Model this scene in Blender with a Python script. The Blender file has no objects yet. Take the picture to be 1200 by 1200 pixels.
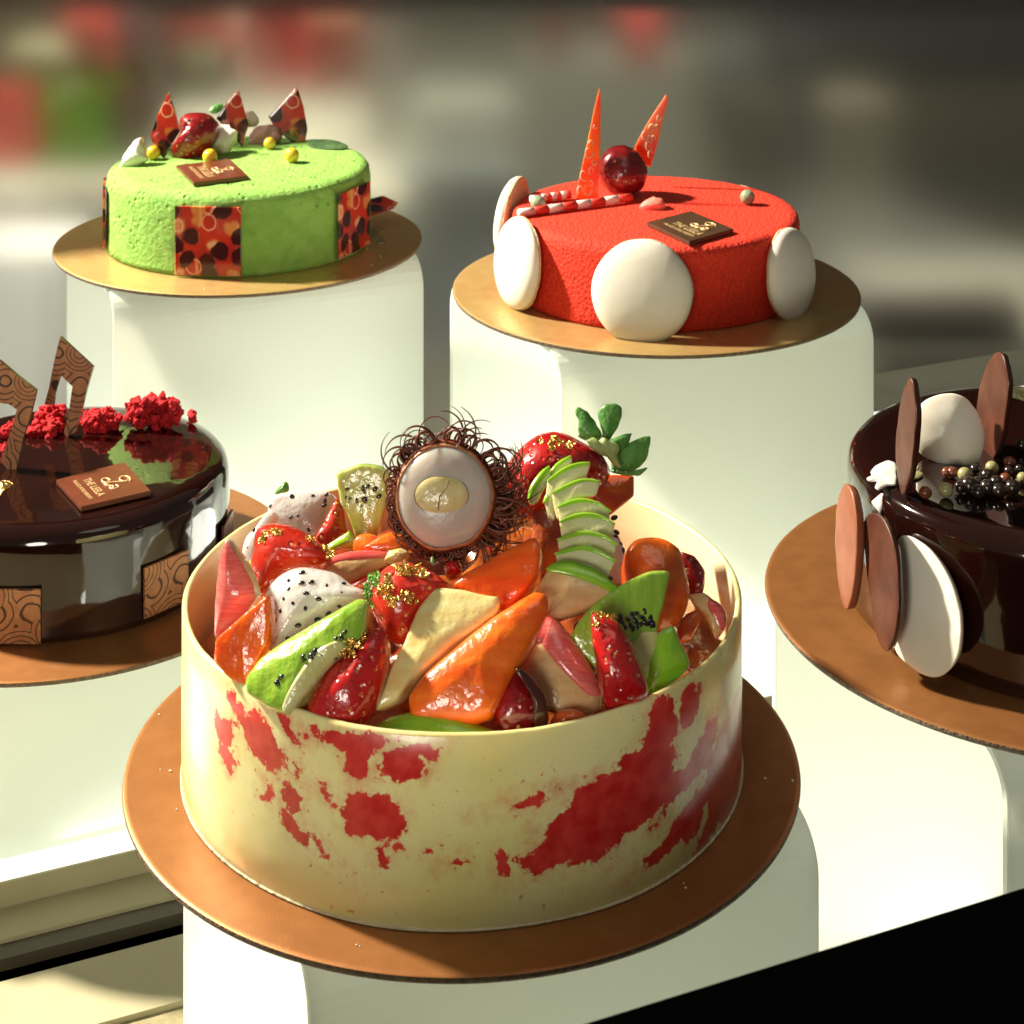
import bpy, bmesh, math, random
from mathutils import Vector, Matrix, noise
random.seed(7)
R=random.random
def U(a,b): return a+(b-a)*R()
SC=bpy.context.scene
COL=SC.collection
S=0.15                      # one modelling unit (a cake board's radius) in metres
F,YH,CH=2166.0,-317.0,4.42  # lens in photo pixels, horizon row, eye height above the shelf
AX=Vector((math.cos(math.radians(23.5)),math.sin(math.radians(23.5)),0))   # length of the case
AY=Vector((-AX.y,AX.x,0))

# ---------------------------------------------------------------- photo readings -> places in the case
def at_z(x,y,z): return Vector(((x-600)/F*z,z,CH-(y-YH)/F*z))
def at_h(x,y,Z): return at_z(x,y,(CH-Z)*F/(y-YH))
def on_plane(x,y,P,n):
    o=Vector((0,0,CH)); d=at_z(x,y,1)-o
    return o+d*((P-o).dot(n)/d.dot(n))
def on_cyl(x,y,C,r):
    dx=(x-600)/F; a=dx*dx+1; b=-2*(dx*C[0]+C[1]); c=C[0]**2+C[1]**2-r*r
    D=b*b-4*a*c
    if D<0: D=0
    return at_z(x,y,(-b-math.sqrt(D))/(2*a))
MC=(-.147,5.547)            # main cake axis
def dome(r): return 1.80+.30*(1-(r/.8)**2)
def zd(x,y):
    z=4.75
    while z<6.0:
        p=at_z(x,y,z)
        if p.z<dome(math.hypot(p.x-MC[0],p.y-MC[1])): return z
        z+=.01
    return 5.95

# ---------------------------------------------------------------- materials
MATS={}
def mat(name,c,rough=.4,c2=None,ns=6.0,nd=4,bump=0,bs=30,metal=0,coat=0,crough=.08,sss=0,trans=0,spec=.5,ramp=(.35,.65),sheen=0,aniso=0,srad=(1,.4,.2),sscale=.004,fib=None):
    if name in MATS: return MATS[name]
    m=bpy.data.materials.new(name); m.use_nodes=True; MATS[name]=m
    nt=m.node_tree; b=nt.nodes['Principled BSDF']
    b.inputs['Base Color'].default_value=(*c,1); b.inputs['Roughness'].default_value=rough
    b.inputs['Metallic'].default_value=metal; b.inputs['Coat Weight'].default_value=coat
    b.inputs['Coat Roughness'].default_value=crough; b.inputs['Specular IOR Level'].default_value=spec
    b.inputs['Transmission Weight'].default_value=trans
    if sss:
        b.inputs['Subsurface Weight'].default_value=sss; b.inputs['Subsurface Radius'].default_value=srad
        b.inputs['Subsurface Scale'].default_value=sscale
    if sheen: b.inputs['Sheen Weight'].default_value=sheen
    tc=nt.nodes.new('ShaderNodeTexCoord')
    if c2:
        n=nt.nodes.new('ShaderNodeTexNoise'); n.inputs['Scale'].default_value=ns; n.inputs['Detail'].default_value=nd
        r=nt.nodes.new('ShaderNodeValToRGB'); r.color_ramp.elements[0].position=ramp[0]; r.color_ramp.elements[1].position=ramp[1]
        r.color_ramp.elements[0].color=(*c,1); r.color_ramp.elements[1].color=(*c2,1)
        vec=tc.outputs['Object']
        if fib:
            mp_=nt.nodes.new('ShaderNodeMapping'); mp_.inputs['Scale'].default_value=fib; mp_.inputs['Rotation'].default_value=(0,0,.7)
            nt.links.new(vec,mp_.inputs['Vector']); vec=mp_.outputs[0]
        nt.links.new(vec,n.inputs['Vector']); nt.links.new(n.outputs['Fac'],r.inputs['Fac'])
        nt.links.new(r.outputs['Color'],b.inputs['Base Color'])
    if bump:
        n=nt.nodes.new('ShaderNodeTexNoise'); n.inputs['Scale'].default_value=bs; n.inputs['Detail'].default_value=3
        bp=nt.nodes.new('ShaderNodeBump'); bp.inputs['Strength'].default_value=bump; bp.inputs['Distance'].default_value=.002
        nt.links.new(tc.outputs['Object'],n.inputs['Vector']); nt.links.new(n.outputs['Fac'],bp.inputs['Height'])
        nt.links.new(bp.outputs['Normal'],b.inputs['Normal'])
        if coat: nt.links.new(bp.outputs['Normal'],b.inputs['Coat Normal'])
    return m
class G:
    """tiny expression builder for shader nodes"""
    def __init__(s,m): s.nt=m.node_tree; s.L=s.nt.links.new
    def n(s,t,**k):
        x=s.nt.nodes.new('ShaderNode'+t)
        for a,b in k.items(): setattr(x,a,b)
        return x
    def m(s,op,a,b=0,c=0):
        x=s.n('Math',operation=op)
        for i,v in enumerate((a,b,c)):
            if isinstance(v,(int,float)): x.inputs[i].default_value=v
            else: s.L(v,x.inputs[i])
        return x.outputs[0]
    def mix(s,f,a,b):
        x=s.n('Mix',data_type='RGBA')
        for i,v in ((0,f),(6,a),(7,b)):
            if isinstance(v,(int,float)): x.inputs[i].default_value=v
            elif isinstance(v,tuple): x.inputs[i].default_value=(*v,1)
            else: s.L(v,x.inputs[i])
        return x.outputs[2]
    def noise(s,vec,scale,detail=4,rough=.5,col=False):
        x=s.n('TexNoise'); x.inputs['Scale'].default_value=scale; x.inputs['Detail'].default_value=detail; x.inputs['Roughness'].default_value=rough
        if vec is not None: s.L(vec,x.inputs['Vector'])
        return x.outputs['Color' if col else 'Fac']
    def obj(s): return s.n('TexCoord').outputs['Object']
    def voro(s,vec,scale,feature='F1',rnd=1):
        x=s.n('TexVoronoi',feature=feature); x.inputs['Scale'].default_value=scale; x.inputs['Randomness'].default_value=rnd
        if vec is not None: s.L(vec,x.inputs['Vector'])
        return x
    def step(s,v,a,b):
        x=s.n('MapRange'); x.inputs[1].default_value=a; x.inputs[2].default_value=b; s.L(v,x.inputs[0]); return x.outputs[0]
    def bump(s,h,st,dist,bs):
        b=s.n('Bump'); b.inputs['Strength'].default_value=st; b.inputs['Distance'].default_value=dist
        s.L(h,b.inputs['Height']); s.L(b.outputs[0],bs.inputs['Normal']); 
        if bs.inputs['Coat Weight'].default_value>0: s.L(b.outputs[0],bs.inputs['Coat Normal'])
def strawberry_mat(name,c,c2,sc=34):
    m=mat(name,c,.28,coat=.8,crough=.1,sss=.25,sscale=.003)
    g=G(m); b=m.node_tree.nodes['Principled BSDF']; o=g.obj()
    v=g.voro(o,sc,rnd=.55); d=v.outputs['Distance']
    base=g.mix(g.step(g.noise(o,9),.35,.65),c,c2)
    seed=g.step(d,.16,.10)
    g.L(g.mix(seed,base,(.75,.42,.10)),b.inputs['Base Color'])
    h=g.m('ADD',g.step(d,.05,.38),g.m('MULTIPLY',seed,.45))
    h=g.m('ADD',h,g.m('MULTIPLY',g.noise(o,60,2),.35))
    g.bump(h,.55,.0014,b)
    return m
M_straw=strawberry_mat('strawberry_red',(.55,.012,.012),(.42,.006,.008))
M_straw2=strawberry_mat('strawberry_orange_red',(.62,.035,.012),(.48,.012,.008),30)
M_straw3=strawberry_mat('strawberry_dark',(.30,.006,.008),(.20,.004,.006),30)
fr=dict(coat=.85,crough=.1,sss=.3,sscale=.004)
M_pap=mat('papaya_flesh',fib=(.6,4,1),c=(.93,.155,.005),rough=.3,c2=(.84,.085,.003),ns=7,bump=.5,bs=26,**fr)
M_pap2=mat('papaya_flesh_light',fib=(.6,4,1),c=(.94,.205,.012),rough=.3,c2=(.86,.11,.006),ns=6,bump=.5,bs=22,**fr)
M_pap3=mat('papaya_flesh_dark',fib=(.6,4,1),c=(.72,.14,.02),rough=.35,c2=(.55,.06,.01),ns=6,bump=.5,bs=22,**fr)
M_melon=mat('melon_flesh',fib=(.7,5,1),c=(.76,.70,.32),rough=.35,c2=(.68,.50,.17),ns=5,bump=.35,bs=30,**fr)
M_aflesh=mat('apple_flesh',(.72,.70,.40),.35,c2=(.62,.60,.27),ns=8,bump=.3,bs=50,**fr)
M_aflesh2=mat('apple_flesh_warm',fib=(1,4,1),c=(.74,.52,.25),rough=.35,c2=(.66,.40,.17),ns=8,bump=.3,bs=40,**fr)
M_agreen=mat('green_apple_skin',(.32,.60,.03),.2,c2=(.22,.50,.02),ns=12,bump=.1,bs=60,**fr)
M_ared=mat('red_apple_skin',fib=(.5,6,1),c=(.66,.06,.06),rough=.22,c2=(.78,.16,.14),ns=22,bump=.1,bs=60,**fr)
M_apink=mat('pink_apple_skin',fib=(.5,6,1),c=(.72,.10,.10),rough=.25,c2=(.80,.22,.18),ns=30,bump=.1,bs=60,**fr)
M_kiwi=mat('kiwi_flesh',fib=(6,.8,1),c=(.34,.54,.05),rough=.3,c2=(.24,.47,.03),ns=11,bump=.45,bs=34,coat=.9,crough=.08,sss=.35,sscale=.005)
M_kiwi2=mat('kiwi_flesh_pale',fib=(6,.8,1),c=(.55,.62,.20),rough=.3,c2=(.42,.55,.10),ns=11,bump=.4,bs=34,coat=.9,crough=.08,sss=.35,sscale=.005)
M_kcore=mat('kiwi_core',(.70,.70,.34),.3,c2=(.62,.60,.22),ns=14,bump=.4,bs=34,coat=.9,sss=.3)
M_seed=mat('fruit_seed',(.012,.008,.006),.25,coat=.7)
M_dragon=mat('dragon_fruit_flesh',(.74,.73,.70),.3,c2=(.60,.58,.56),ns=9,bump=.35,bs=36,coat=.9,crough=.08,sss=.5,sscale=.008)
M_gold=mat('gold_leaf',(.90,.62,.20),.25,c2=(.75,.45,.10),ns=30,metal=1,bump=.8,bs=70)
M_leaf=mat('strawberry_leaf',(.06,.22,.03),.4,c2=(.12,.33,.06),ns=16,bump=.5,bs=50,coat=.3,sss=.1)
M_stalk=mat('calyx_pale',(.42,.50,.20),.5,c2=(.30,.42,.12),ns=20,bump=.4)
M_mint=mat('mint_leaf',(.10,.30,.03),.4,c2=(.20,.42,.06),ns=25,bump=.6,bs=60)
M_choc=mat('dark_chocolate',(.055,.014,.008),.22,coat=.5,c2=(.07,.02,.010),ns=5)
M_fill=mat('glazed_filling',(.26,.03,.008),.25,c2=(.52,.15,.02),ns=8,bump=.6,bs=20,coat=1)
M_ramb=mat('rambutan_shell',(.16,.02,.012),.45,c2=(.30,.07,.025),ns=20,bump=.8,bs=60)
M_rrim=mat('rambutan_rim',(.50,.22,.09),.5,c2=(.36,.10,.04),ns=30,bump=.6)
M_rhair=mat('rambutan_hair',(.07,.016,.008),.35,c2=(.19,.05,.022),ns=14)
M_rflesh=mat('rambutan_flesh',(.58,.52,.46),.32,c2=(.48,.42,.37),ns=5,coat=.15,crough=.2,sss=.8,sscale=.012,bump=.15,bs=30)
M_rseed=mat('rambutan_seed',(.66,.58,.28),.35,c2=(.55,.45,.18),ns=14,coat=.6,bump=.3)
M_crack=mat('seed_crack',(.16,.09,.03),.6)
M_sponge=mat('green_velour',(.29,.55,.10),.75,c2=(.22,.47,.07),ns=14)
if 1:
    g=G(M_sponge); b=M_sponge.node_tree.nodes['Principled BSDF']; o=g.obj()
    v=g.voro(o,24); pit=g.m('MULTIPLY',g.step(v.outputs['Distance'],.35,.05),g.step(g.noise(o,7,3),.50,.60))
    h=g.m('ADD',g.noise(o,38,5,.65),g.m('MULTIPLY',pit,-1.1)); g.bump(h,1,.0024,b)
M_velvet=mat('red_velvet_spray',(.88,.045,.012),.8,c2=(.78,.028,.008),ns=60)
if 1:
    g=G(M_velvet); b=M_velvet.node_tree.nodes['Principled BSDF']; o=g.obj()
    g.bump(g.m('ADD',g.noise(o,85,3,.7),g.m('MULTIPLY',g.voro(o,60).outputs['Distance'],.8)),1,.0012,b)
M_glaze=mat('dark_mirror_glaze',(.016,.004,.003),.10,coat=1,crough=.03,spec=.3,c2=(.012,.003,.002),ns=3,bump=.35,bs=3.2)
M_gglaze=mat('gold_dust_on_glaze',(.20,.20,.10),.3,metal=.3,c2=(.08,.075,.03),ns=18,bump=.8,bs=40,coat=1)
M_mac=mat('cream_macaron_shell',(.86,.83,.74),.5,c2=(.83,.79,.68),ns=6,bump=.10,bs=20,sss=.2,coat=.15,crough=.35)
M_foot=mat('macaron_foot',(.72,.58,.36),.8,c2=(.60,.42,.22),ns=50,bump=1,bs=60)
M_mer=mat('white_meringue',(.84,.80,.72),.6,c2=(.76,.71,.62),ns=12,bump=.4,bs=30,sss=.2)
M_yel=mat('yellow_sugar_ball',(.85,.55,.03),.3,coat=.6)
M_grn=mat('green_sugar_ball',(.20,.30,.18),.7,c2=(.36,.42,.28),ns=40,bump=.6)
M_candy=mat('pink_candy',(.85,.20,.17),.35,c2=(.90,.36,.28),ns=20,coat=.5,sss=.4)
M_plq=mat('brown_chocolate_plaque',(.12,.028,.012),.32,c2=(.15,.036,.016),ns=10,coat=.25,crough=.2)
M_plq2=mat('dark_chocolate_plaque',(.06,.03,.015),.4,c2=(.08,.042,.02),ns=20,coat=.2)
M_gtext=mat('gold_print',(.72,.50,.24),.4,metal=.25)
M_crumb=mat('red_crumble',(.72,.012,.025),.9,c2=(.42,.004,.010),ns=30,bump=1,bs=90,sss=.1)
M_pearlw=mat('pale_chocolate_pearl',(.36,.33,.14),.3,coat=.5)
M_pearlb=mat('brown_chocolate_pearl',(.18,.045,.02),.3,coat=.5)
M_pearld=mat('dark_chocolate_pearl',(.02,.012,.008),.25,coat=.6)
M_dwhite=mat('white_chocolate_disc',(.86,.84,.72),.4,c2=(.83,.80,.66),ns=5,coat=.3,crough=.2,sss=.2,bump=.15,bs=12)
M_dbrown=mat('dark_chocolate_disc',(.065,.018,.010),.42,c2=(.11,.036,.02),ns=9,coat=.03,crough=.3,bump=.2,bs=14,spec=.3)
M_dmilk=mat('milk_chocolate_disc',(.25,.07,.03),.45,c2=(.31,.10,.045),ns=9,coat=.15,bump=.2,bs=14)
M_white=mat('white_splash',(.9,.88,.82),.4,coat=.3)
M_board=mat('bronze_cake_board',(.42,.175,.055),.45,metal=.6,c2=(.37,.15,.045),ns=14,bump=.05,bs=150,coat=.12,crough=.3)
M_bgold=mat('gold_cake_board',(.74,.50,.20),.38,metal=.6,c2=(.68,.44,.16),ns=14,bump=.05,bs=150,coat=.12,crough=.3)
M_bedge=mat('board_cut_edge',(.22,.16,.10),.8,c2=(.12,.08,.05),ns=60,bump=.8,bs=90)
M_black=mat('black_frame',(.0006,.0006,.0006),.9,spec=0)
M_beige=mat('beige_track',(.46,.42,.27),.5,c2=(.42,.38,.24),ns=3)
M_track=mat('brown_track',(.10,.08,.055),.5)
M_mott=mat('mottled_ledge',(.40,.35,.20),.5,c2=(.30,.26,.15),ns=30,nd=8,bump=.3,bs=30)
def ellipse_pattern(m,items,base,red,warp=.06,ws=14,uvscale=1):
    """irregular red patches round listed spots of a cylinder wall (angle*radius, height)"""
    g=G(m); b=m.node_tree.nodes['Principled BSDF']; o=g.obj()
    sep=g.n('SeparateXYZ'); g.L(o,sep.inputs[0])
    th=g.m('MULTIPLY',g.m('ARCTAN2',sep.outputs[0],g.m('MULTIPLY',sep.outputs[1],-1)),.832)
    rag=g.m('ADD',g.m('MULTIPLY',g.m('SUBTRACT',g.noise(o,15,8,.68),.5),.095),g.m('MULTIPLY',g.m('SUBTRACT',g.noise(o,48,4,.65),.5),.036))
    nz=g.n('SeparateXYZ'); g.L(g.noise(o,ws,6,.62,True),nz.inputs[0])
    nz2=g.n('SeparateXYZ'); g.L(g.noise(o,5,2,.5,True),nz2.inputs[0])
    u=g.m('ADD',th,g.m('ADD',g.m('MULTIPLY',g.m('SUBTRACT',nz.outputs[0],.5),warp*2.4),g.m('MULTIPLY',g.m('SUBTRACT',nz2.outputs[0],.5),.02)))
    v=g.m('ADD',sep.outputs[2],g.m('ADD',g.m('MULTIPLY',g.m('SUBTRACT',nz.outputs[1],.5),warp*2.4),g.m('MULTIPLY',g.m('SUBTRACT',nz2.outputs[1],.5),.02)))
    acc=None
    for (cu,cv,ru,rv,rot) in items:
        c,s_=math.cos(rot),math.sin(rot)
        du=g.m('SUBTRACT',u,cu); dv=g.m('SUBTRACT',v,cv)
        a=g.m('DIVIDE',g.m('ADD',g.m('MULTIPLY',du,c),g.m('MULTIPLY',dv,s_)),ru)
        q=g.m('DIVIDE',g.m('SUBTRACT',g.m('MULTIPLY',dv,c),g.m('MULTIPLY',du,s_)),rv)
        d=g.m('MULTIPLY',g.m('SUBTRACT',1,g.m('SQRT',g.m('ADD',g.m('MULTIPLY',a,a),g.m('MULTIPLY',q,q)))),min(ru,rv))
        acc=d if acc is None else g.m('MAXIMUM',acc,d)
    raw=acc; acc=g.m('ADD',acc,rag)
    hard=g.step(acc,.002,.006)
    soft=g.m('MULTIPLY',g.m('MULTIPLY',g.step(acc,-.035,.004),g.step(g.noise(o,12,5,.7),.40,.62)),.42)
    fleck=g.m('MULTIPLY',g.step(g.noise(o,46,3,.6),.665,.69),g.step(raw,-.16,-.01))
    fac=g.m('MAXIMUM',g.m('MAXIMUM',hard,soft),g.m('MULTIPLY',fleck,.8))
    bc=g.mix(g.step(g.noise(o,4),.35,.65),base[0],base[1])
    rc=g.mix(g.step(g.noise(o,22,5),.35,.7),red[0],red[1])
    g.L(g.mix(fac,bc,rc),b.inputs['Base Color'])
    g.bump(g.m('MULTIPLY',g.noise(o,10,2),.5),.3,.002,b)

# ---------------------------------------------------------------- object helpers
def tag(o,label=None,cat=None,group=None,kind=None):
    if label: o['label']=label
    if cat: o['category']=cat
    if group: o['group']=group
    if kind: o['kind']=kind
    return o
def link(name,me,mats,parent=None,loc=(0,0,0),smooth=True):
    for m in (mats if isinstance(mats,(list,tuple)) else [mats]): me.materials.append(m)
    if smooth:
        for p in me.polygons: p.use_smooth=True
    o=bpy.data.objects.new(name,me); COL.objects.link(o); o.location=loc
    if parent: o.parent=parent
    return o
def empty(name,loc):
    o=bpy.data.objects.new(name,None); COL.objects.link(o); o.location=loc; o.empty_display_size=.1; return o
def lathe(name,prof,seg,mats,parent=None,loc=(0,0,0),mi=None,wob=0,seed=0):
    bm=bmesh.new(); rings=[]
    for k,(r,z) in enumerate(prof):
        if r<1e-6: rings.append([bm.verts.new((0,0,z))]); continue
        ring=[]
        for i in range(seg):
            a=2*math.pi*i/seg; c,s=math.cos(a),math.sin(a)
            w=1+wob*noise.noise(Vector((c*2+seed,s*2,z*2))) if wob else 1
            ring.append(bm.verts.new((r*w*c,r*w*s,z)))
        rings.append(ring)
    for k in range(len(rings)-1):
        A,B=rings[k],rings[k+1]
        for i in range(seg):
            j=(i+1)%seg
            if len(A)==1: f=[A[0],B[j],B[i]]
            elif len(B)==1: f=[A[i],A[j],B[0]]
            else: f=[A[i],A[j],B[j],B[i]]
            fc=bm.faces.new(f)
            if mi: fc.material_index=mi[k]
    bmesh.ops.recalc_face_normals(bm,faces=bm.faces)
    me=bpy.data.meshes.new(name); bm.to_mesh(me); bm.free()
    return link(name,me,mats,parent,loc)
def chaikin(p,n,closed=True):
    for _ in range(n):
        q=[]
        L=len(p)
        for i in range(L if closed else L-1):
            a,b=p[i],p[(i+1)%L]
            q.append((a[0]*.75+b[0]*.25,a[1]*.75+b[1]*.25)); q.append((a[0]*.25+b[0]*.75,a[1]*.25+b[1]*.75))
        if not closed: q=[p[0]]+q+[p[-1]]
        p=q
    return p
def crisp(p,k=.10):
    q=[]
    for i in range(len(p)):
        a,b=p[i],p[(i+1)%len(p)]
        q.append((a[0]*(1-k)+b[0]*k,a[1]*(1-k)+b[1]*k)); q.append((a[0]*k+b[0]*(1-k),a[1]*k+b[1]*(1-k)))
    return chaikin(q,1)
def resample(p,n):
    L=len(p); d=[0]
    for i in range(L): d.append(d[-1]+math.dist(p[i],p[(i+1)%L]))
    out=[]; k=0
    for j in range(n):
        t=d[-1]*j/n
        while d[k+1]<t: k+=1
        f=(t-d[k])/max(1e-9,d[k+1]-d[k]); a,b=p[k],p[(k+1)%L]
        out.append((a[0]+(b[0]-a[0])*f,a[1]+(b[1]-a[1])*f))
    return out
def cen(p):
    A=cx=cy=0
    for i in range(len(p)):
        a,b=p[i],p[(i+1)%len(p)]; w=a[0]*b[1]-b[0]*a[1]; A+=w; cx+=(a[0]+b[0])*w; cy+=(a[1]+b[1])*w
    return (cx/(3*A),cy/(3*A))
class Frame:
    def __init__(s,P,n,xdir=(1,0,0)):
        s.P=Vector(P); s.n=Vector(n).normalized(); x=Vector(xdir); s.u=(x-s.n*x.dot(s.n)).normalized(); s.v=s.n.cross(s.u)
    def px(s,x,y,off=0):
        q=on_plane(x,y,s.P+s.n*off,s.n)-s.P; return (q.dot(s.u),q.dot(s.v))
    def mat(s):
        m=Matrix((s.u,s.v,s.n)).transposed().to_4x4(); m.translation=s.P; return m
def chip(name,pts,mats,z=None,dz=0,tilt=(0,-.8,.6),thick=.06,bulge=.012,edge=.008,sm=2,jit=.0045,parent=None,fr=None,off=0,n=80,label=None,cat=None,group=None,taper=.97,backb=0,kind=None,P=None,grow=1.0):
    """a solid piece: outline (photo px) laid on its own inclined plane, domed face, rounded rim, real thickness"""
    if sm==1: pts=crisp(pts)
    elif sm: pts=chaikin(pts,sm)
    c=cen(pts)
    if fr is None:
        if P is None:
            if z is None: z=zd(*c)
            P=at_z(c[0],c[1],z+dz)
        fr=Frame(P,tilt,(1,0,0) if abs(tilt[0])<.8 else (.2,-1,0))
    if grow!=1: pts=[(c[0]+(x-c[0])*grow,c[1]+(y-c[1])*grow) for x,y in pts]
    loc=resample([fr.px(x,y,off) for x,y in pts],n)
    cc=cen(loc); ar=sum(loc[i][0]*loc[(i+1)%n][1]-loc[(i+1)%n][0]*loc[i][1] for i in range(n))
    if ar<0: loc.reverse()
    bm=bmesh.new()
    sd=R()*50
    minr=min(math.dist(cc,p) for p in loc)
    e=min(edge,minr*.35)/max(minr,1e-6)
    lay=[(s*(1-e),off+bulge*(1-(s*(1-e))**2)) for s in (.25,.5,.7,.88)]
    for t in (0,30,60,90):
        a=math.radians(t); s=1-e+e*math.sin(a); lay.append((s,off+bulge*(1-s*s)-edge*(1-math.cos(a))))
    lay.append((1-(1-taper)*.4,off-thick*.5)); lay.append((taper,off-thick+edge*.5)); lay.append((taper-.04,off-thick)); 
    for s in (.7,.35): lay.append((s*taper,off-thick-backb*(1-s*s)))
    rings=[]
    for s,zz in lay:
        ring=[]
        for (x,y) in loc:
            X=cc[0]+(x-cc[0])*s; Y=cc[1]+(y-cc[1])*s
            q=noise.noise(Vector((X*14+sd,Y*14,zz*14)))*jit; w=(noise.noise(Vector((X*9,Y*9+sd,zz*9)))+.6*noise.noise(Vector((X*30,Y*30+sd,zz*9))))*jit*s
            ring.append(bm.verts.new((X+w,Y+w*.7,zz+q)))
        rings.append(ring)
    c0=bm.verts.new((cc[0],cc[1],off+bulge)); c1=bm.verts.new((cc[0],cc[1],off-thick-backb))
    two=isinstance(mats,(list,tuple)) and len(mats)>1
    for i in range(n):
        j=(i+1)%n
        bm.faces.new((c0,rings[0][i],rings[0][j]))
        for k in range(len(rings)-1):
            f=bm.faces.new((rings[k][i],rings[k+1][i],rings[k+1][j],rings[k][j]))
            if two and k>=6: f.material_index=1
        f=bm.faces.new((c1,rings[-1][j],rings[-1][i]))
        if two: f.material_index=1
    bmesh.ops.recalc_face_normals(bm,faces=bm.faces)
    me=bpy.data.meshes.new(name); bm.to_mesh(me); bm.free()
    o=link(name,me,mats,parent)
    if parent is None: o.matrix_world=fr.mat()
    tag(o,label,cat,group,kind)
    info=dict(o=o,fr=fr,loc=loc,cc=cc,bulge=bulge,off=off)
    return info
def surf(ch,u,v):
    cc=ch['cc']; d=math.hypot(u-cc[0],v-cc[1])
    if d<1e-6: return ch['off']+ch['bulge']
    a=math.atan2(v-cc[1],u-cc[0]); best=9; rr=d
    for p in ch['loc']:
        b=abs((math.atan2(p[1]-cc[1],p[0]-cc[0])-a+math.pi)%(2*math.pi)-math.pi)
        if b<best: best=b; rr=math.dist(p,cc)
    s=min(1,d/rr); return ch['off']+ch['bulge']*(1-s*s)
def add_ell(bm,c,r,rot=None,seg=8,rin=6,mi=0):
    M=Matrix.Translation(c)@(rot.to_4x4() if rot else Matrix.Identity(4))@Matrix.Diagonal((*r,1))
    x=bmesh.ops.create_uvsphere(bm,u_segments=seg,v_segments=rin,radius=1,matrix=M)
    return x['verts']
def finish(name,bm,mats,parent=None,loc=(0,0,0),smooth=True):
    bmesh.ops.recalc_face_normals(bm,faces=bm.faces)
    me=bpy.data.meshes.new(name); bm.to_mesh(me); bm.free()
    return link(name,me,mats,parent,loc,smooth)
def seeds(ch,pts,size=.006,name='seeds',m=None,stretch=1.5):
    bm=bmesh.new()
    for (x,y) in pts:
        u,v=ch['fr'].px(x,y,ch['off']+ch['bulge'])
        z=surf(ch,u,v); k=U(.65,1.1)*size
        add_ell(bm,(u,v,z-k*.25),(k*stretch,k,k*.6),Matrix.Rotation(U(0,3.14),3,'Z'))
    return finish(name,bm,m or M_seed,ch['o'])
def inpoly(x,y,p):
    c=False; j=len(p)-1
    for i in range(len(p)):
        if (p[i][1]>y)!=(p[j][1]>y) and x<(p[j][0]-p[i][0])*(y-p[i][1])/(p[j][1]-p[i][1])+p[i][0]: c=not c
        j=i
    return c
def scatter(poly,n,mind,shrink=.88):
    c=cen(poly); q=[(c[0]+(x-c[0])*shrink,c[1]+(y-c[1])*shrink) for x,y in poly]
    x0=min(p[0] for p in q);x1=max(p[0] for p in q);y0=min(p[1] for p in q);y1=max(p[1] for p in q)
    out=[]; t=0
    while len(out)<n and t<4000:
        t+=1; x,y=U(x0,x1),U(y0,y1)
        if inpoly(x,y,q) and all(math.dist((x,y),o)>mind for o in out): out.append((x,y))
    return out
def tube(bm,pts,rad,seg=6,cap=True):
    pts=[Vector(p) for p in pts]; rings=[]; N=len(pts)
    up=Vector((.3,.2,.93))
    for i,p in enumerate(pts):
        t=(pts[min(i+1,N-1)]-pts[max(i-1,0)]).normalized()
        a=t.cross(up)
        if a.length<1e-4: a=t.cross(Vector((1,0,0)))
        a.normalize(); b=t.cross(a); up=b*-1 if b.dot(up)<0 else b
        r=rad(i/(N-1)) if callable(rad) else rad
        a=t.cross(up).normalized(); b=t.cross(a)
        rings.append([bm.verts.new(p+(a*math.cos(q)+b*math.sin(q))*r) for q in [2*math.pi*k/seg for k in range(seg)]])
    for i in range(N-1):
        for k in range(seg):
            j=(k+1)%seg; bm.faces.new((rings[i][k],rings[i][j],rings[i+1][j],rings[i+1][k]))
    if cap:
        bm.faces.new(rings[0]); bm.faces.new(rings[-1])
def strip(ch,path,w,name,m,proud=.002,thick=.008,sm=2,inward=True):
    """skin along part of a chip's rim: path in photo px, tapering at both ends"""
    path=chaikin(path,sm,False); fr=ch['fr']; P=[fr.px(x,y,ch['off']) for x,y in path]
    bm=bmesh.new(); N=len(P); rows=[]
    cc=ch['cc']
    for i,p in enumerate(P):
        t=(P[min(i+1,N-1)][0]-P[max(i-1,0)][0],P[min(i+1,N-1)][1]-P[max(i-1,0)][1]); l=math.hypot(*t) or 1
        nx,ny=-t[1]/l,t[0]/l
        if (cc[0]-p[0])*nx+(cc[1]-p[1])*ny<0: nx,ny=-nx,-ny
        ww=w*math.sin(math.pi*min(1,max(.0,(i+.35)/(N-.3))))**.6
        row=[]
        for (s,h) in ((-.12,-thick*2),(-.12,-.3*thick),(.0,proud*2.2),(.35,proud*2.6),(.75,proud*1.8),(1,proud*.3),(1,-thick)):
            x,y=p[0]+nx*ww*s,p[1]+ny*ww*s
            row.append(bm.verts.new((x,y,surf(ch,x,y)+h)))
        rows.append(row)
    for i in range(N-1):
        for k in range(6): bm.faces.new((rows[i][k],rows[i][k+1],rows[i+1][k+1],rows[i+1][k]))
    bm.faces.new(rows[0]); bm.faces.new(rows[-1])
    return finish(name,bm,m,ch['o'])
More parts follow.
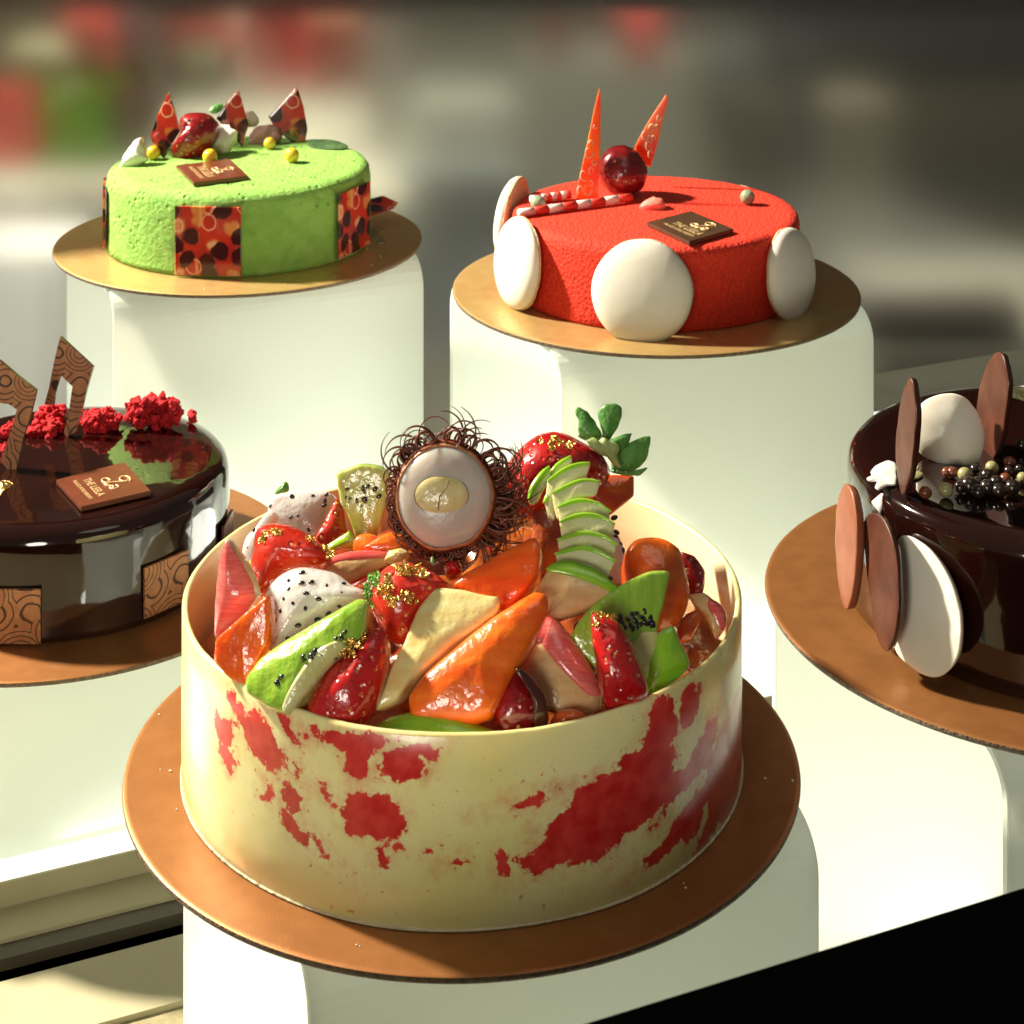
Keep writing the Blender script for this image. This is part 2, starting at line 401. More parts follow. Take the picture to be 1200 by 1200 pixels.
def flakes(ch,pts,size,name='gold_leaf',m=None,h=.004,per=9):
    """crumpled leaf: little folded sheets"""
    bm=bmesh.new()
    for (x,y) in pts:
        for k in range(per):
            px,py=x+U(-1,1)*size*.5,y+U(-1,1)*size*.5
            u,v=ch['fr'].px(px,py,ch['off']+ch['bulge']); z=surf(ch,u,v)+h*U(.6,2)
            s=size/F*5.3*U(.18,.55); a0=U(0,6.28); g=[]
            for i in range(4):
                row=[]
                for j in range(4):
                    X=(i-1.5)/2*s*U(.7,1.2); Y=(j-1.5)/3*s*U(.6,1.2)
                    row.append(bm.verts.new((u+X*math.cos(a0)-Y*math.sin(a0),v+X*math.sin(a0)+Y*math.cos(a0),z+U(-1,1)*s*.3-h*.5)))
                g.append(row)
            for i in range(3):
                for j in range(3): bm.faces.new((g[i][j],g[i+1][j],g[i+1][j+1],g[i][j+1]))
    return finish(name,bm,m or M_gold,ch['o'],smooth=False)
def box(name,c,sx,sy,sz,m,parent=None,ax=AX,bev=0,label=None,cat=None,kind=None,group=None):
    """box of size sx (along ax) * sy (across) * sz, centre c"""
    bm=bmesh.new(); bmesh.ops.create_cube(bm,size=1)
    ay=Vector((-ax.y,ax.x,0))
    for v in bm.verts: v.co=ax*(v.co.x*sx)+ay*(v.co.y*sy)+Vector((0,0,v.co.z*sz))
    if bev: bmesh.ops.bevel(bm,geom=list(bm.edges),offset=bev,segments=3,affect='EDGES',profile=.5)
    o=finish(name,bm,m,parent,c,smooth=False)
    return tag(o,label,cat,group,kind)
def P1(zx,zy,sx,k): # zoomed reading -> photo px
    return lambda pts:[(zx+x*k,zy+y*k) for x,y in pts]
A=P1(200,460,0,.28333); B=P1(420,460,0,.3); Cc=P1(560,560,0,.28333); D=P1(200,680,0,.3)
Rz=P1(420,470,0,.2); Lz=P1(600,460,0,.15); Gz=P1(130,90,0,310/1200); Hz=P1(50,80,0,460/1200); Wz=P1(570,90,0,1/3); Vz=P1(510,80,0,520/1200)
Nz=P1(0,380,0,250/1200); Oz=P1(0,380,0,320/853); Qz=P1(880,390,0,320/753); Tz=P1(880,400,0,320/1200)

# ---------------------------------------------------------------- the case
BOARDS={'main':((-.147,5.547),3.068),'green':((-1.498,10.17),2.804),'red':((.708,9.14),2.754),'right':((1.866,6.251),2.94),'left':((-1.943,7.982),3.601)}
# lit white shelf (a light box: its top gives off the light)
mf=bpy.data.materials.new('lit_white_shelf'); mf.use_nodes=True; b=mf.node_tree.nodes['Principled BSDF']
b.inputs['Base Color'].default_value=(.8,.8,.74,1); b.inputs['Roughness'].default_value=.35
b.inputs['Emission Color'].default_value=(.97,1,.88,1); b.inputs['Emission Strength'].default_value=.95
E0=Vector((-1.75,7.19,0))     # a point of the shelf's front edge at the left
Xl,Xr=-7,9
def slab(name,y0,y1,z0,z1,m,**k):   # runs the length of the case; y measured across from the shelf's front edge
    c=E0+AX*((Xl+Xr)/2)+AY*((y0+y1)/2); c.z=(z0+z1)/2
    return box(name,c,Xr-Xl,abs(y1-y0),z1-z0,m,**k)
slab('floor',0,2.75,-.10,0,mf,kind='structure')
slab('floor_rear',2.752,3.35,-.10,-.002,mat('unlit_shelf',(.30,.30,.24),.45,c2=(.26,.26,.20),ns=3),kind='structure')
slab('floor_edge_trim',-.012,-.001,-.22,-.004,M_beige,kind='structure')
slab('track_ledge',-.20,-.014,-.26,-.10,M_beige,kind='structure')
slab('track_rail',-.29,-.202,-.30,-.115,M_track,kind='structure')
slab('track_groove',-.42,-.292,-.5,-.16,M_black,kind='structure')
slab('front_ledge',-.78,-.422,-.30,-.11,M_beige,kind='structure')
mf2=mf.copy(); mf2.name='lit_front_shelf'
slab('front_floor',-4.2,-.782,-.30,-.13,M_mott,kind='structure')
# the right-hand stretch of the lower shelf is lit too
c=Vector((1.55,5.75,-.06)); box('lower_floor',c,3.3,1.9,.12,mf,kind='structure')
# riser: folded opal acrylic sheet, an upside-down U seen through its open end
mr=bpy.data.materials.new('opal_acrylic'); mr.use_nodes=True; nt=mr.node_tree; b=nt.nodes['Principled BSDF']
b.inputs['Base Color'].default_value=(.86,.89,.84,1); b.inputs['Roughness'].default_value=.3; b.inputs['Coat Weight'].default_value=.2
tr=nt.nodes.new('ShaderNodeBsdfTranslucent'); tr.inputs[0].default_value=(.88,.91,.86,1)
mx=nt.nodes.new('ShaderNodeMixShader'); mx.inputs[0].default_value=.5
nt.links.new(b.outputs[0],mx.inputs[1]); nt.links.new(tr.outputs[0],mx.inputs[2]); nt.links.new(mx.outputs[0],nt.nodes['Material Output'].inputs[0])
def riser(C,top,base,W,Dp,off,label,rb=.16,t=.028):
    bm=bmesh.new(); outer=[]; inner=[]
    h=top-base; d=Dp/2
    def prof(d,h,r):
        p=[(-d,0),(-d,h*.5)]
        for k in range(9):
            a=math.pi-k*math.pi/16; p.append((-d+r+r*math.cos(a),h-r+r*math.sin(a)))
        for k in range(9):
            a=math.pi/2-k*math.pi/16; p.append((d-r+r*math.cos(a),h-r+r*math.sin(a)))
        p+=[(d,h*.5),(d,0)]; return p
    po=prof(d,h,rb); pi_=prof(d-t,h-t,rb-t)
    V=[]
    for s in (-W/2,W/2):
        V.append([bm.verts.new(AX*s+AY*y+Vector((0,0,z))) for y,z in po]); V.append([bm.verts.new(AX*s+AY*y+Vector((0,0,z))) for y,z in pi_])
    n=len(po)
    for i in range(n-1):
        bm.faces.new((V[0][i],V[0][i+1],V[2][i+1],V[2][i])); bm.faces.new((V[1][i],V[3][i],V[3][i+1],V[1][i+1]))
        bm.faces.new((V[0][i],V[1][i],V[1][i+1],V[0][i+1])); bm.faces.new((V[2][i],V[2][i+1],V[3][i+1],V[3][i]))
    for i in (0,n-1): bm.faces.new((V[0][i],V[2][i],V[3][i],V[1][i]))
    bmesh.ops.recalc_face_normals(bm,faces=bm.faces)
    bmesh.ops.bevel(bm,geom=[e for e in bm.edges if e.is_boundary is False and e.calc_face_angle(0)>1.2],offset=.004,segments=2,affect='EDGES')
    o=finish('display_riser',bm,mr,None,(C[0]+off[0],C[1]+off[1],base)); 
    for p in o.data.polygons: p.use_smooth=False
    return tag(o,label,'riser','white acrylic risers under the cakes')
TH=.022
def Zt(k): return CH-BOARDS[k][1]
riser(BOARDS['green'][0],Zt('green')-TH-.001,.001,1.65,1.35,(0,0),'tall white acrylic riser under the green cake')
riser(BOARDS['red'][0],Zt('red')-TH-.001,.001,1.65,1.35,(0,0),'tall white acrylic riser under the red cake')
riser(BOARDS['right'][0],Zt('right')-TH-.001,.001,1.5,1.30,(0,0),'white acrylic riser under the dark cake with upright chocolate discs')
riser(BOARDS['left'][0],Zt('left')-TH-.001,.001,1.7,1.35,(0,0),'low white acrylic riser under the glossy cake with red crumble')
riser(BOARDS['main'][0],Zt('main')-TH-.001,-.128,1.5,1.35,(.06,0),'white acrylic riser under the fruit filled cake in front')
def board(k,m,label):
    C,h=BOARDS[k]; z=CH-h
    root=empty('cake_board',(C[0],C[1],z-TH)); tag(root,label,'cake board','round cake boards')
    lathe('board_top',[(0,TH),(.5,TH),(.985,TH),(.996,TH-.001),(1,TH-.0035)],160,m,root)
    lathe('board_edge',[(1.0,TH-.0036),(1.002,TH*.5),(.998,.002),(.9,0),(0,0)],160,M_bedge,root,wob=.001)
    return z
zm=board('main',M_board,'bronze round cake board under the white chocolate fruit cake')
zg=board('green',M_bgold,'gold round cake board under the green cake')
zr=board('red',M_bgold,'gold round cake board under the red cake')
zri=board('right',M_board,'bronze round cake board at the right edge under the dark chocolate cake')
zl=board('left',M_board,'bronze round cake board at the left edge under the glossy chocolate cake')

# ---------------------------------------------------------------- front cake
root=empty('fruit_cake',(MC[0],MC[1],zm)); tag(root,'big round cake in a white chocolate band with red splashes, filled with fruit','cake')
RB=.832; HB=.504
def band_uv(x,y):
    p=on_cyl(x,y,MC,RB); return (math.atan2(p.x-MC[0],-(p.y-MC[1]))*RB,p.z-zm)
spots=[]
for (x,y,rx,ry,rot) in [(305,866,36,17,-.45),(338,850,16,8,-.7),(285,852,10,7,0),(400,866,32,11,-.1),(417,893,13,22,-.2),(437,868,22,10,0),(470,895,22,17,.2),(494,882,16,10,.3),(434,957,31,21,-.2),(390,940,16,6,-.5),(341,938,9,16,-.2),(345,968,22,7,-.7),(372,988,16,5,-.7),(311,934,8,6,0),(266,887,7,9,0),(263,858,9,12,-.5),(448,1002,5,12,.3),(472,993,7,4,0),
   (622,937,23,6,.15),(720,948,58,34,.3),(672,985,46,18,.35),(633,1010,18,14,.2),(775,930,38,14,.1),(820,940,30,13,.35),(812,962,12,16,.2),(848,925,28,13,.6),(862,880,8,48,0),(835,905,22,8,.5),(772,860,15,20,.5),(745,885,24,6,.3),(775,833,12,14,.3),(808,828,10,20,.3),(808,900,28,6,.5),(832,870,6,22,-.4),(588,1018,6,11,.2),(535,1012,9,5,.3),(500,1000,6,4,0)]:
    u,v=band_uv(x,y); u2,v2=band_uv(x+rx,y); u3,v3=band_uv(x,y+ry)
    spots.append((u,v,max(.009,abs(u2-u)*1.38),max(.009,abs(v3-v)*1.36),rot))
mb=mat('white_chocolate_band',(.80,.74,.40),.30,coat=.35,crough=.15,sss=.25,sscale=.004,srad=(1,.8,.4))
ellipse_pattern(mb,spots,((.86,.80,.41),(.83,.76,.30)),((.58,.02,.02),(.74,.07,.05)),warp=.03,ws=9)
mbi=mat('white_chocolate_inside',(.84,.78,.50),.35,coat=.3,c2=(.80,.72,.42),ns=4,sss=.3)
bm=bmesh.new(); seg=256
prof=[(RB-.004,.0),(RB,.006),(RB,.10),(RB,.2),(RB,.3),(RB,.4),(RB,HB-.007),(RB-.006,HB),(RB-.014,HB),(RB-.019,HB-.006),(RB-.019,.35),(RB-.019,.2)]
rings=[]
for k,(r,z) in enumerate(prof):
    ring=[]
    for i in range(seg):
        a=2*math.pi*i/seg; c,s=math.cos(a),math.sin(a)
        w=.004*noise.noise(Vector((c*1.7,s*1.7,z*3)))
        dzr=(.006*noise.noise(Vector((c*2.2,s*2.2,5)))+.0015*noise.noise(Vector((c*14,s*14,5)))) if z>.45 else 0
        ring.append(bm.verts.new(((r+w)*c,(r+w)*s,z+dzr)))
    rings.append(ring)
for k in range(len(rings)-1):
    for i in range(seg):
        j=(i+1)%seg; f=bm.faces.new((rings[k][i],rings[k][j],rings[k+1][j],rings[k+1][i])); f.material_index=1 if k>=8 else 0
finish('chocolate_band',bm,[mb,mbi],root)
M_cream=mat('cream_base',(.74,.66,.44),.7,c2=(.66,.56,.34),ns=18,bump=1,bs=40)
lathe('cream_base',[(0,.001),(.834,.001),(.837,.004),(.833,.008),(.79,.01)],160,M_cream,root,wob=.006)
lathe('sponge_base',[(.80,.004),(.80,.26),(.70,.30),(0,.30)],64,M_fill,root)
# glazed filling that shows in the gaps between the fruit
bm=bmesh.new(); N=90
g=[[None]*N for _ in range(N)]
for i in range(N):
    for j in range(N):
        r=.79*i/(N-1); a=2*math.pi*j/N; x,y=r*math.cos(a),r*math.sin(a)
        z=dome(r)-zm-.17+.05*noise.noise(Vector((x*7,y*7,0)))+.03*noise.noise(Vector((x*16,y*16,3)))
        g[i][j]=bm.verts.new((x,y,z))
for i in range(N-1):
    for j in range(N): k=(j+1)%N; bm.faces.new((g[i][j],g[i+1][j],g[i+1][k],g[i][k])) if i else None
finish('filling',bm,M_fill,root)

# ---- fruit, piece by piece
FG='cut fruit heaped on the front cake'
def fruit(name,pts,m,label,cat,**k): return chip(name,pts,m,label=label,cat=cat,group=None,**k)
T0=(0,-.8,.6); TL=(-.35,-.75,.5); TR=(.3,-.8,.5); TU=(0,-.6,.8)
# strawberry with leaves on top
sb=fruit('strawberry',B([(540,400),(550,310),(600,235),(660,172),(730,142),(800,148),(880,180),(945,225),(990,290),(960,350),(900,385),(820,440),(700,480),(600,470)]),M_straw,'whole glossy strawberry with green leaves behind the apple fan','strawberry',z=5.72,tilt=(-.1,-.75,.62),thick=.10,bulge=.10,edge=.04,backb=.08,taper=.85,jit=.006)
flakes(sb,[(632,512),(648,510),(655,515),(648,524),(668,516)],9,h=.006)
for pts,b_ in [(Lz([(520,130),(545,120),(600,180),(645,230),(665,275),(690,340),(650,380),(590,385),(545,350),(525,260),(515,190)]),.012),
              (Lz([(700,130),(740,100),(800,98),(845,130),(845,200),(810,280),(775,340),(740,370),(700,360),(692,280),(690,200)]),.014),
              (Lz([(770,370),(850,345),(935,318),(915,370),(890,420),(840,450),(780,440),(740,400)]),.008),
              (Lz([(800,530),(830,480),(900,410),(990,365),(1080,340),(1085,400),(1065,480),(1010,560),(940,605),(860,610),(800,585)]),.014),
              (Lz([(800,600),(880,625),(960,635),(1020,595),(1028,605),(985,648),(900,650),(820,635),(760,610)]),.004),
              (Lz([(490,345),(515,305),(540,340),(560,385),(520,370)]),.004)]:
    chip('leaf',pts,M_leaf,fr=Frame(at_z(720,525,5.68+R()*.02),(U(-.2,.2),-.85,.45)),thick=.006,bulge=b_,edge=.002,jit=.012,sm=1,parent=None,grow=1.13)['o']
    o=COL.objects[-1]; mw=o.matrix_world.copy(); o.parent=sb['o']; o.matrix_parent_inverse=Matrix.Identity(4); bpy.context.view_layer.update(); o.matrix_basis=sb['fr'].mat().inverted()@mw
lf=chip('calyx',Lz([(590,365),(640,335),(690,385),(720,340),(760,375),(830,405),(835,450),(815,500),(850,590),(790,570),(745,500),(690,475),(640,440)]),M_stalk,z=5.645,tilt=(.2,-.8,.5),thick=.012,bulge=.006,jit=.006,sm=1)['o']
mw=lf.matrix_world.copy(); lf.parent=sb['o']; lf.matrix_basis=sb['fr'].mat().inverted()@mw
fruit('papaya_chunk',B([(925,345),(985,318),(1078,325),(1075,408),(985,478),(940,470),(900,400)]),M_pap3,'orange papaya chunk under the leaves of the whole strawberry','papaya piece',z=5.78,tilt=(.1,-.85,.5),thick=.12,sm=1)
# back left pieces
k=fruit('kiwi_wedge',A([(680,330),(790,293),(860,305),(905,330),(900,420),(870,520),(850,600),(800,632),(765,600),(730,500),(698,460),(685,390)]),[M_kiwi2,M_kiwi],'upright kiwi wedge beside the rambutan with a row of seeds','kiwi piece',z=5.62,tilt=(-.1,-.95,.3),thick=.07,sm=1,bulge=.008)
seeds(k,A([(730,400),(795,395),(815,390),(800,410),(845,400),(725,435),(745,440),(740,452),(800,440),(805,450),(770,448),(860,430),(725,465),(790,470)]),.007)
d=fruit('dragon_fruit_chunk',A([(400,500),(405,460),(430,420),(520,405),(640,405),(675,425),(655,520),(615,600),(560,600),(470,560),(400,530)]),M_dragon,'white dragon fruit chunk at the back left rim, under a small mint leaf','dragon fruit piece',z=5.86,thick=.10,sm=2,bulge=.015,tilt=(-.15,-.85,.5))
seeds(d,A([(408,467),(497,515),(527,508),(568,565),(632,465),(635,445),(640,420),(585,425),(500,430)]),.007)
mt=chip('mint_leaf',A([(425,425),(440,395),(465,375),(475,362),(490,375),(492,408),(460,415)]),M_mint,z=5.84,thick=.005,bulge=.006,edge=.002,label='tiny green mint leaf sticking up at the back left rim',cat='leaf')
d=fruit('dragon_fruit_chunk',A([(300,600),(345,560),(400,480),(440,500),(400,560),(350,640),(330,760),(285,700)]),M_dragon,'thin pale dragon fruit piece against the left wall behind a strawberry','dragon fruit piece',z=5.80,thick=.08,tilt=(-.2,-.8,.5))
seeds(d,A([(343,570),(292,685),(320,640)]),.006)
fruit('strawberry_wedge',A([(590,610),(640,520),(690,425),(712,470),(728,560),(745,580),(700,625),(640,660)]),M_straw2,'pointed red strawberry wedge between back dragon fruit and kiwi','strawberry piece',z=5.66,thick=.05,sm=1)
a=fruit('green_apple_slice',A([(640,632),(690,600),(738,572),(782,632),(740,650),(690,680),(655,665)]),[M_aflesh,M_agreen],'small green apple slice in front of the upright kiwi wedge','apple slice',z=5.52,thick=.04,sm=1)
strip(a,A([(655,660),(700,648),(750,640),(782,632),(738,572)]),.03,'skin',M_agreen)
fruit('papaya_sliver',A([(790,640),(850,600),(900,575),(975,580),(985,640),(920,660),(840,665)]),M_pap2,'small orange papaya sliver below the rambutan at its left','papaya piece',z=5.44,thick=.05,sm=1)
a=fruit('red_apple_slice',A([(612,720),(660,685),(720,662),(800,655),(890,655),(960,650),(950,690),(880,720),(800,760),(740,790),(650,760)]),[M_aflesh2,M_ared],'red apple slice with cream flesh under the rambutan','apple slice',z=5.40,thick=.05,sm=1,tilt=(0,-.7,.7))
strip(a,A([(612,722),(660,686),(720,662),(800,655),(890,655),(960,650)]),.028,'skin',M_ared)
fruit('melon_cube',A([(880,690),(900,650),(950,640),(990,660),(975,700),(920,710)]),M_melon,'tiny pale melon bit just below the rambutan','melon piece',z=5.34,thick=.05,sm=1)
# left strawberry
s=fruit('strawberry_half',A([(345,565),(370,535),(430,525),(490,540),(560,575),(640,630),(665,680),(600,712),(520,715),(450,730),(410,780),(360,850),(325,790),(315,700),(335,640)]),M_straw2,'glossy strawberry half with gold leaf near the left wall','strawberry piece',z=5.36,thick=.07,bulge=.055,edge=.03,tilt=(-.2,-.75,.6))
flakes(s,A([(390,580),(420,570),(440,575),(370,600),(620,620),(640,650),(560,590)]),8)
s1=fruit('red_apple_spike',A([(225,600),(250,625),(295,700),(340,790),(355,850),(300,930),(180,1030),(178,950),(185,820),(198,690)]),[M_apink,M_aflesh],'tall pointed pink red apple wedge standing at the left wall','apple slice',z=5.16,tilt=(-.25,-.93,.25),thick=.05,sm=1,bulge=.03)
poly=A([(380,830),(410,775),(470,728),(530,708),(590,712),(680,735),(750,790),(840,820),(850,870),(760,880),(640,930),(560,980),(470,1030),(400,1075),(385,960)])
d=fruit('dragon_fruit_chunk',poly,M_dragon,'large speckled dragon fruit chunk in the front left of the heap','dragon fruit piece',z=5.13,thick=.09,bulge=.035,edge=.025,tilt=(-.1,-.72,.7))
seeds(d,A([(538,737),(485,772),(487,810),(540,785),(580,780),(643,795),(707,778),(702,822),(423,865),(467,850),(453,898),(555,888),(645,898),(600,922),(520,950),(475,1000),(690,870),(560,830),(610,850),(505,870),(430,930)]),.0068)
fruit('papaya_wedge',D([(168,235),(230,180),(300,120),(377,58),(380,160),(378,250),(340,310),(305,370),(290,428),(235,395),(168,320)]),M_pap,'flat orange papaya wedge at the left front rim','papaya piece',z=4.99,tilt=(-.25,-.9,.3),thick=.06,sm=1,bulge=.006)
kp=D([(298,370),(345,305),(420,250),(510,195),(620,130),(740,62),(768,80),(760,160),(745,215),(690,260),(640,300),(590,350),(520,440),(445,518),(370,490),(290,430)])
k=fruit('kiwi_wedge',kp,[M_kiwi,M_kiwi2],'long kiwi wedge leaning on the left front rim with gold flecks','kiwi piece',z=4.90,tilt=(-.25,-.7,.7),thick=.08,sm=1,bulge=.03)
strip(k,D([(445,518),(520,440),(590,350),(640,300),(690,262)]),.035,'core',M_kcore)
seeds(k,D([(410,395),(428,372),(412,388),(515,297),(520,310),(545,290),(550,300),(555,285),(568,310),(575,295),(580,285),(560,275),(628,290),(640,222),(650,240),(660,215),(672,195),(645,250),(655,258),(690,250)]),.0068)
flakes(k,D([(680,240),(700,225),(715,235),(660,270),(690,270)]),9)
# gold strawberry
g_=fruit('strawberry_half',B([(38,815),(55,740),(95,670),(180,645),(260,668),(320,715),(360,745),(330,800),(260,860),(225,920),(190,970),(120,968),(70,900)]),M_straw2,'round strawberry half covered with gold leaf in the middle of the heap','strawberry piece',z=5.08,thick=.08,bulge=.065,edge=.03,tilt=(-.1,-.75,.65))
flakes(g_,B([(110,720),(120,745),(90,760),(105,780),(130,800),(160,680),(190,668),(220,672),(240,690),(180,700),(175,800),(200,795),(140,820)]),11,h=.005)
flakes(g_,B([(20,740),(40,700),(55,720),(25,760),(15,800),(60,690),(30,820)]),9,'mint_garnish',M_mint)
s=fruit('strawberry_half',D([(800,172),(835,190),(852,250),(845,330),(828,420),(795,500),(760,560),(720,620),(600,620),(505,570),(520,500),(560,410),(610,330),(670,285),(735,225)]),M_straw,'deep red strawberry half leaning on the front rim beside the long kiwi','strawberry piece',z=4.86,thick=.08,bulge=.05,edge=.03,tilt=(-.1,-.85,.5))
flakes(s,D([(700,235),(720,225),(690,260),(740,215)]),8)
# melon and papaya
fruit('melon_wedge',B([(285,765),(310,757),(400,768),(500,785),(550,792),(548,850),(470,910),(380,970),(300,1040),(200,1130),(150,1200),(60,1240),(80,1150),(120,1080),(175,980),(220,860)]),M_melon,'pale yellow melon wedge in the middle of the heap','melon piece',z=4.97,thick=.06,bulge=.01,sm=1,tilt=(-.15,-.7,.7))
fruit('papaya_wedge',B([(362,748),(410,705),(480,668),(560,620),(640,582),(690,562),(707,590),(705,650),(690,710),(650,770),(610,810),(560,850),(500,830),(420,790)]),M_pap,'bright orange papaya wedge right under the rambutan','papaya piece',z=5.14,thick=.07,bulge=.012,sm=1,tilt=(-.2,-.7,.7))
fruit('papaya_wedge',B([(545,858),(620,810),(690,768),(735,780),(745,820),(720,890),(680,960),(640,1040),(590,1110),(560,1180),(520,1260),(440,1290),(200,1270),(190,1180),(250,1100),(330,1030),(430,945)]),M_pap2,'biggest orange papaya wedge, lying above the green apple piece at the front rim','papaya piece',z=4.88,thick=.08,bulge=.03,edge=.018,sm=1,tilt=(-.1,-.75,.65))
fruit('green_apple_piece',[(425,862),(440,846),(460,836),(485,831),(510,832),(540,839),(565,848),(592,860),(580,885),(500,892),(440,885)],[M_agreen,M_aflesh],'bright green apple piece peeking over the front rim','apple slice',z=4.80,thick=.04,bulge=.035,edge=.02,tilt=(0,-.75,.65))
# apple fan
fan=[([(750,300),(790,265),(830,245),(832,275),(800,330),(760,340),(745,330)],[(745,320),(770,275),(830,245)]),
     ([(735,345),(790,300),(850,275),(905,275),(890,330),(840,370),(760,400),(735,390)],[(735,345),(790,298),(850,273),(905,272)]),
     ([(755,395),(820,355),(880,335),(942,345),(930,400),(860,420),(780,440)],[(755,392),(820,352),(880,333),(942,345)]),
     ([(775,450),(820,425),(870,413),(930,425),(985,460),(975,480),(900,480),(800,490)],[(775,448),(820,423),(870,411),(930,423),(988,462)]),
     ([(785,505),(830,480),(890,468),(950,480),(1002,512),(985,545),(900,545),(800,550)],[(785,503),(830,478),(890,466),(950,478),(1004,512)]),
     ([(775,575),(830,550),(890,540),(960,555),(1012,590),(990,610),(900,600),(790,610)],[(775,573),(830,548),(890,538),(960,553),(1014,592)]),
     ([(765,630),(830,605),(890,597),(950,620),(1005,655),(960,690),(880,680),(790,670)],[(765,628),(830,603),(890,595),(950,618),(1008,657)])]
nm=['topmost','second from the top','third from the top','fourth from the top','fifth from the top','sixth from the top','seventh from the top']
for i,(pl,sk) in enumerate(fan):
    low=[(x,y+(60 if y>sk[0][1]+30 else 0)) for x,y in pl]
    a=chip('green_apple_slice',B(low),M_aflesh,z=5.50-.055*i,tilt=(0,-.80,.60),thick=.018,bulge=.006,edge=.004,sm=1,label='thin green apple slice, %s in the fan on the heap'%nm[i],cat='apple slice',group='green apple slices fanned out')
    strip(a,B(sk),.013,'skin',M_agreen,proud=.002)
a=chip('green_apple_slice',B([(735,692),(760,665),(830,660),(900,680),(960,715),(1015,765),(960,805),(880,845),(800,872),(745,880),(700,860),(690,780)]),M_aflesh2,z=5.10,tilt=(.05,-.70,.70),thick=.05,bulge=.02,sm=1,label='thick green apple wedge at the foot of the apple fan',cat='apple slice',group='green apple slices fanned out')
strip(a,B([(733,690),(770,664),(830,660),(900,680),(960,715),(1016,766)]),.045,'skin',M_agreen,proud=.004)
for i,(pl,lb) in enumerate([([(662,420),(668,370),(710,310),(745,285),(750,330),(720,380),(700,430),(675,440)],'small green apple slice at the upper left side of the fan'),([(720,430),(735,390),(765,400),(775,440),(765,500),(740,490)],'small green apple slice at the lower left side of the fan')]):
    a=chip('green_apple_slice',B(pl),M_aflesh,z=5.45-.04*i,thick=.02,bulge=.006,edge=.004,sm=1,label=lb,cat='apple slice',group='green apple slices fanned out')
    strip(a,B(pl[:4]),.02,'skin',M_agreen)
chip('amber_shadow_piece',B([(690,420),(760,440),(800,520),(790,640),(740,700),(690,760),(650,700),(680,560)]),M_fill,z=5.60,thick=.08,bulge=.02,label='amber piece coloured as the shadow between rambutan and apple fan',cat='apple slice')  # dark filling colour stands in for the shadow in this gap
# right group
d=fruit('dragon_fruit_chunk',Cc([(490,400),(530,330),(555,200),(580,230),(615,320),(625,420),(590,450),(540,430)]),M_dragon,'grey seeded dragon fruit piece squeezed behind the right papaya','dragon fruit piece',z=5.56,thick=.06)
seeds(d,Cc([(530,400),(560,300),(565,160),(575,220),(590,270),(600,360),(570,240),(545,410),(600,300)]),.008)
fruit('strawberry_wedge',Cc([(842,300),(900,318),(945,385),(938,475),(900,500),(870,470),(855,390)]),M_straw3,'dark red strawberry wedge behind the right papaya by the wall','strawberry piece',z=5.50,thick=.05,sm=1,bulge=.02,tilt=TR)
fruit('papaya_sliver',Cc([(820,620),(860,560),(930,530),(920,600),(880,670),(830,680)]),M_pap3,'dark papaya sliver low by the right wall','papaya piece',z=5.28,thick=.05,sm=1)
a=fruit('red_apple_slice',Cc([(870,480),(930,470),(990,510),(1025,570),(1015,630),(985,670),(960,620),(930,560),(885,520)]),[M_aflesh2,M_ared],'curved cream apple slice with red end by the right wall','apple slice',z=5.30,thick=.04,sm=1,tilt=(-.2,-.8,.5))
strip(a,Cc([(960,500),(1000,525),(1025,570),(1015,630)]),.035,'skin',M_ared)
fruit('papaya_wedge',Cc([(608,315),(640,258),(700,234),(770,242),(815,270),(842,300),(862,380),(882,460),(868,560),(810,620),(745,640),(720,600),(640,500),(610,420)]),M_pap2,'rounded orange papaya chunk at the right behind the kiwi','papaya piece',z=5.32,thick=.08,bulge=.03,edge=.02,tilt=(.15,-.8,.6))
fruit('green_apple_piece',Cc([(735,660),(770,625),(808,612),(850,690),(885,772),(840,830),(780,870),(715,905),(690,860),(700,760)]),[M_agreen,M_aflesh],'green apple piece standing at the right front rim','apple slice',z=5.02,thick=.04,bulge=.02,tilt=(.2,-.9,.4),sm=1)
k=fruit('kiwi_wedge',Cc([(385,655),(420,590),(480,520),(560,462),(640,415),(720,382),(797,385),(785,450),(770,520),(745,610),(745,680),(720,770),(690,840),(620,800),(500,800),(430,740)]),[M_kiwi,M_kiwi2],'broad kiwi wedge with dark seed cluster at the right front','kiwi piece',z=5.05,thick=.07,bulge=.012,sm=1,tilt=(.1,-.85,.5))
strip(k,Cc([(745,640),(738,700),(715,780),(690,840)]),.07,'core',M_kcore)
seeds(k,Cc([(585,590),(600,600),(620,585),(630,610),(650,590),(660,600),(675,575),(690,550),(690,590),(715,580),(725,600),(720,610),(640,570),(660,620),(640,625),(610,620),(630,650),(700,600),(675,605),(655,560),(590,575)]),.008,stretch=1.7)
a=fruit('red_apple_slice',B([(640,1030),(680,950),(738,868),(790,915),(850,1000),(910,1090),(950,1180),(955,1230),(900,1270),(800,1260),(700,1220),(650,1130)]),[M_aflesh2,M_ared],'red apple slice leaning between biggest papaya and right strawberry','apple slice',z=4.96,thick=.05,bulge=.03,sm=1,tilt=(.1,-.75,.65))
strip(a,B([(660,960),(738,868),(790,915),(850,1000),(910,1090),(950,1180)]),.075,'skin',M_apink,proud=.004)
fruit('apple_chunk',Cc([(60,870),(110,800),(170,780),(225,850),(260,930),(260,1030),(120,1060),(60,1000)]),M_straw3,'dark glossy red fruit piece at the rim inside the chocolate curl','fruit piece',z=4.86,thick=.05,bulge=.03)
fruit('apple_chunk',Cc([(290,1030),(320,960),(400,950),(460,980),(440,1020),(340,1040)]),M_pap3,'small amber fruit piece at the rim below the red apple slice','fruit piece',z=4.84,thick=.05,bulge=.02)
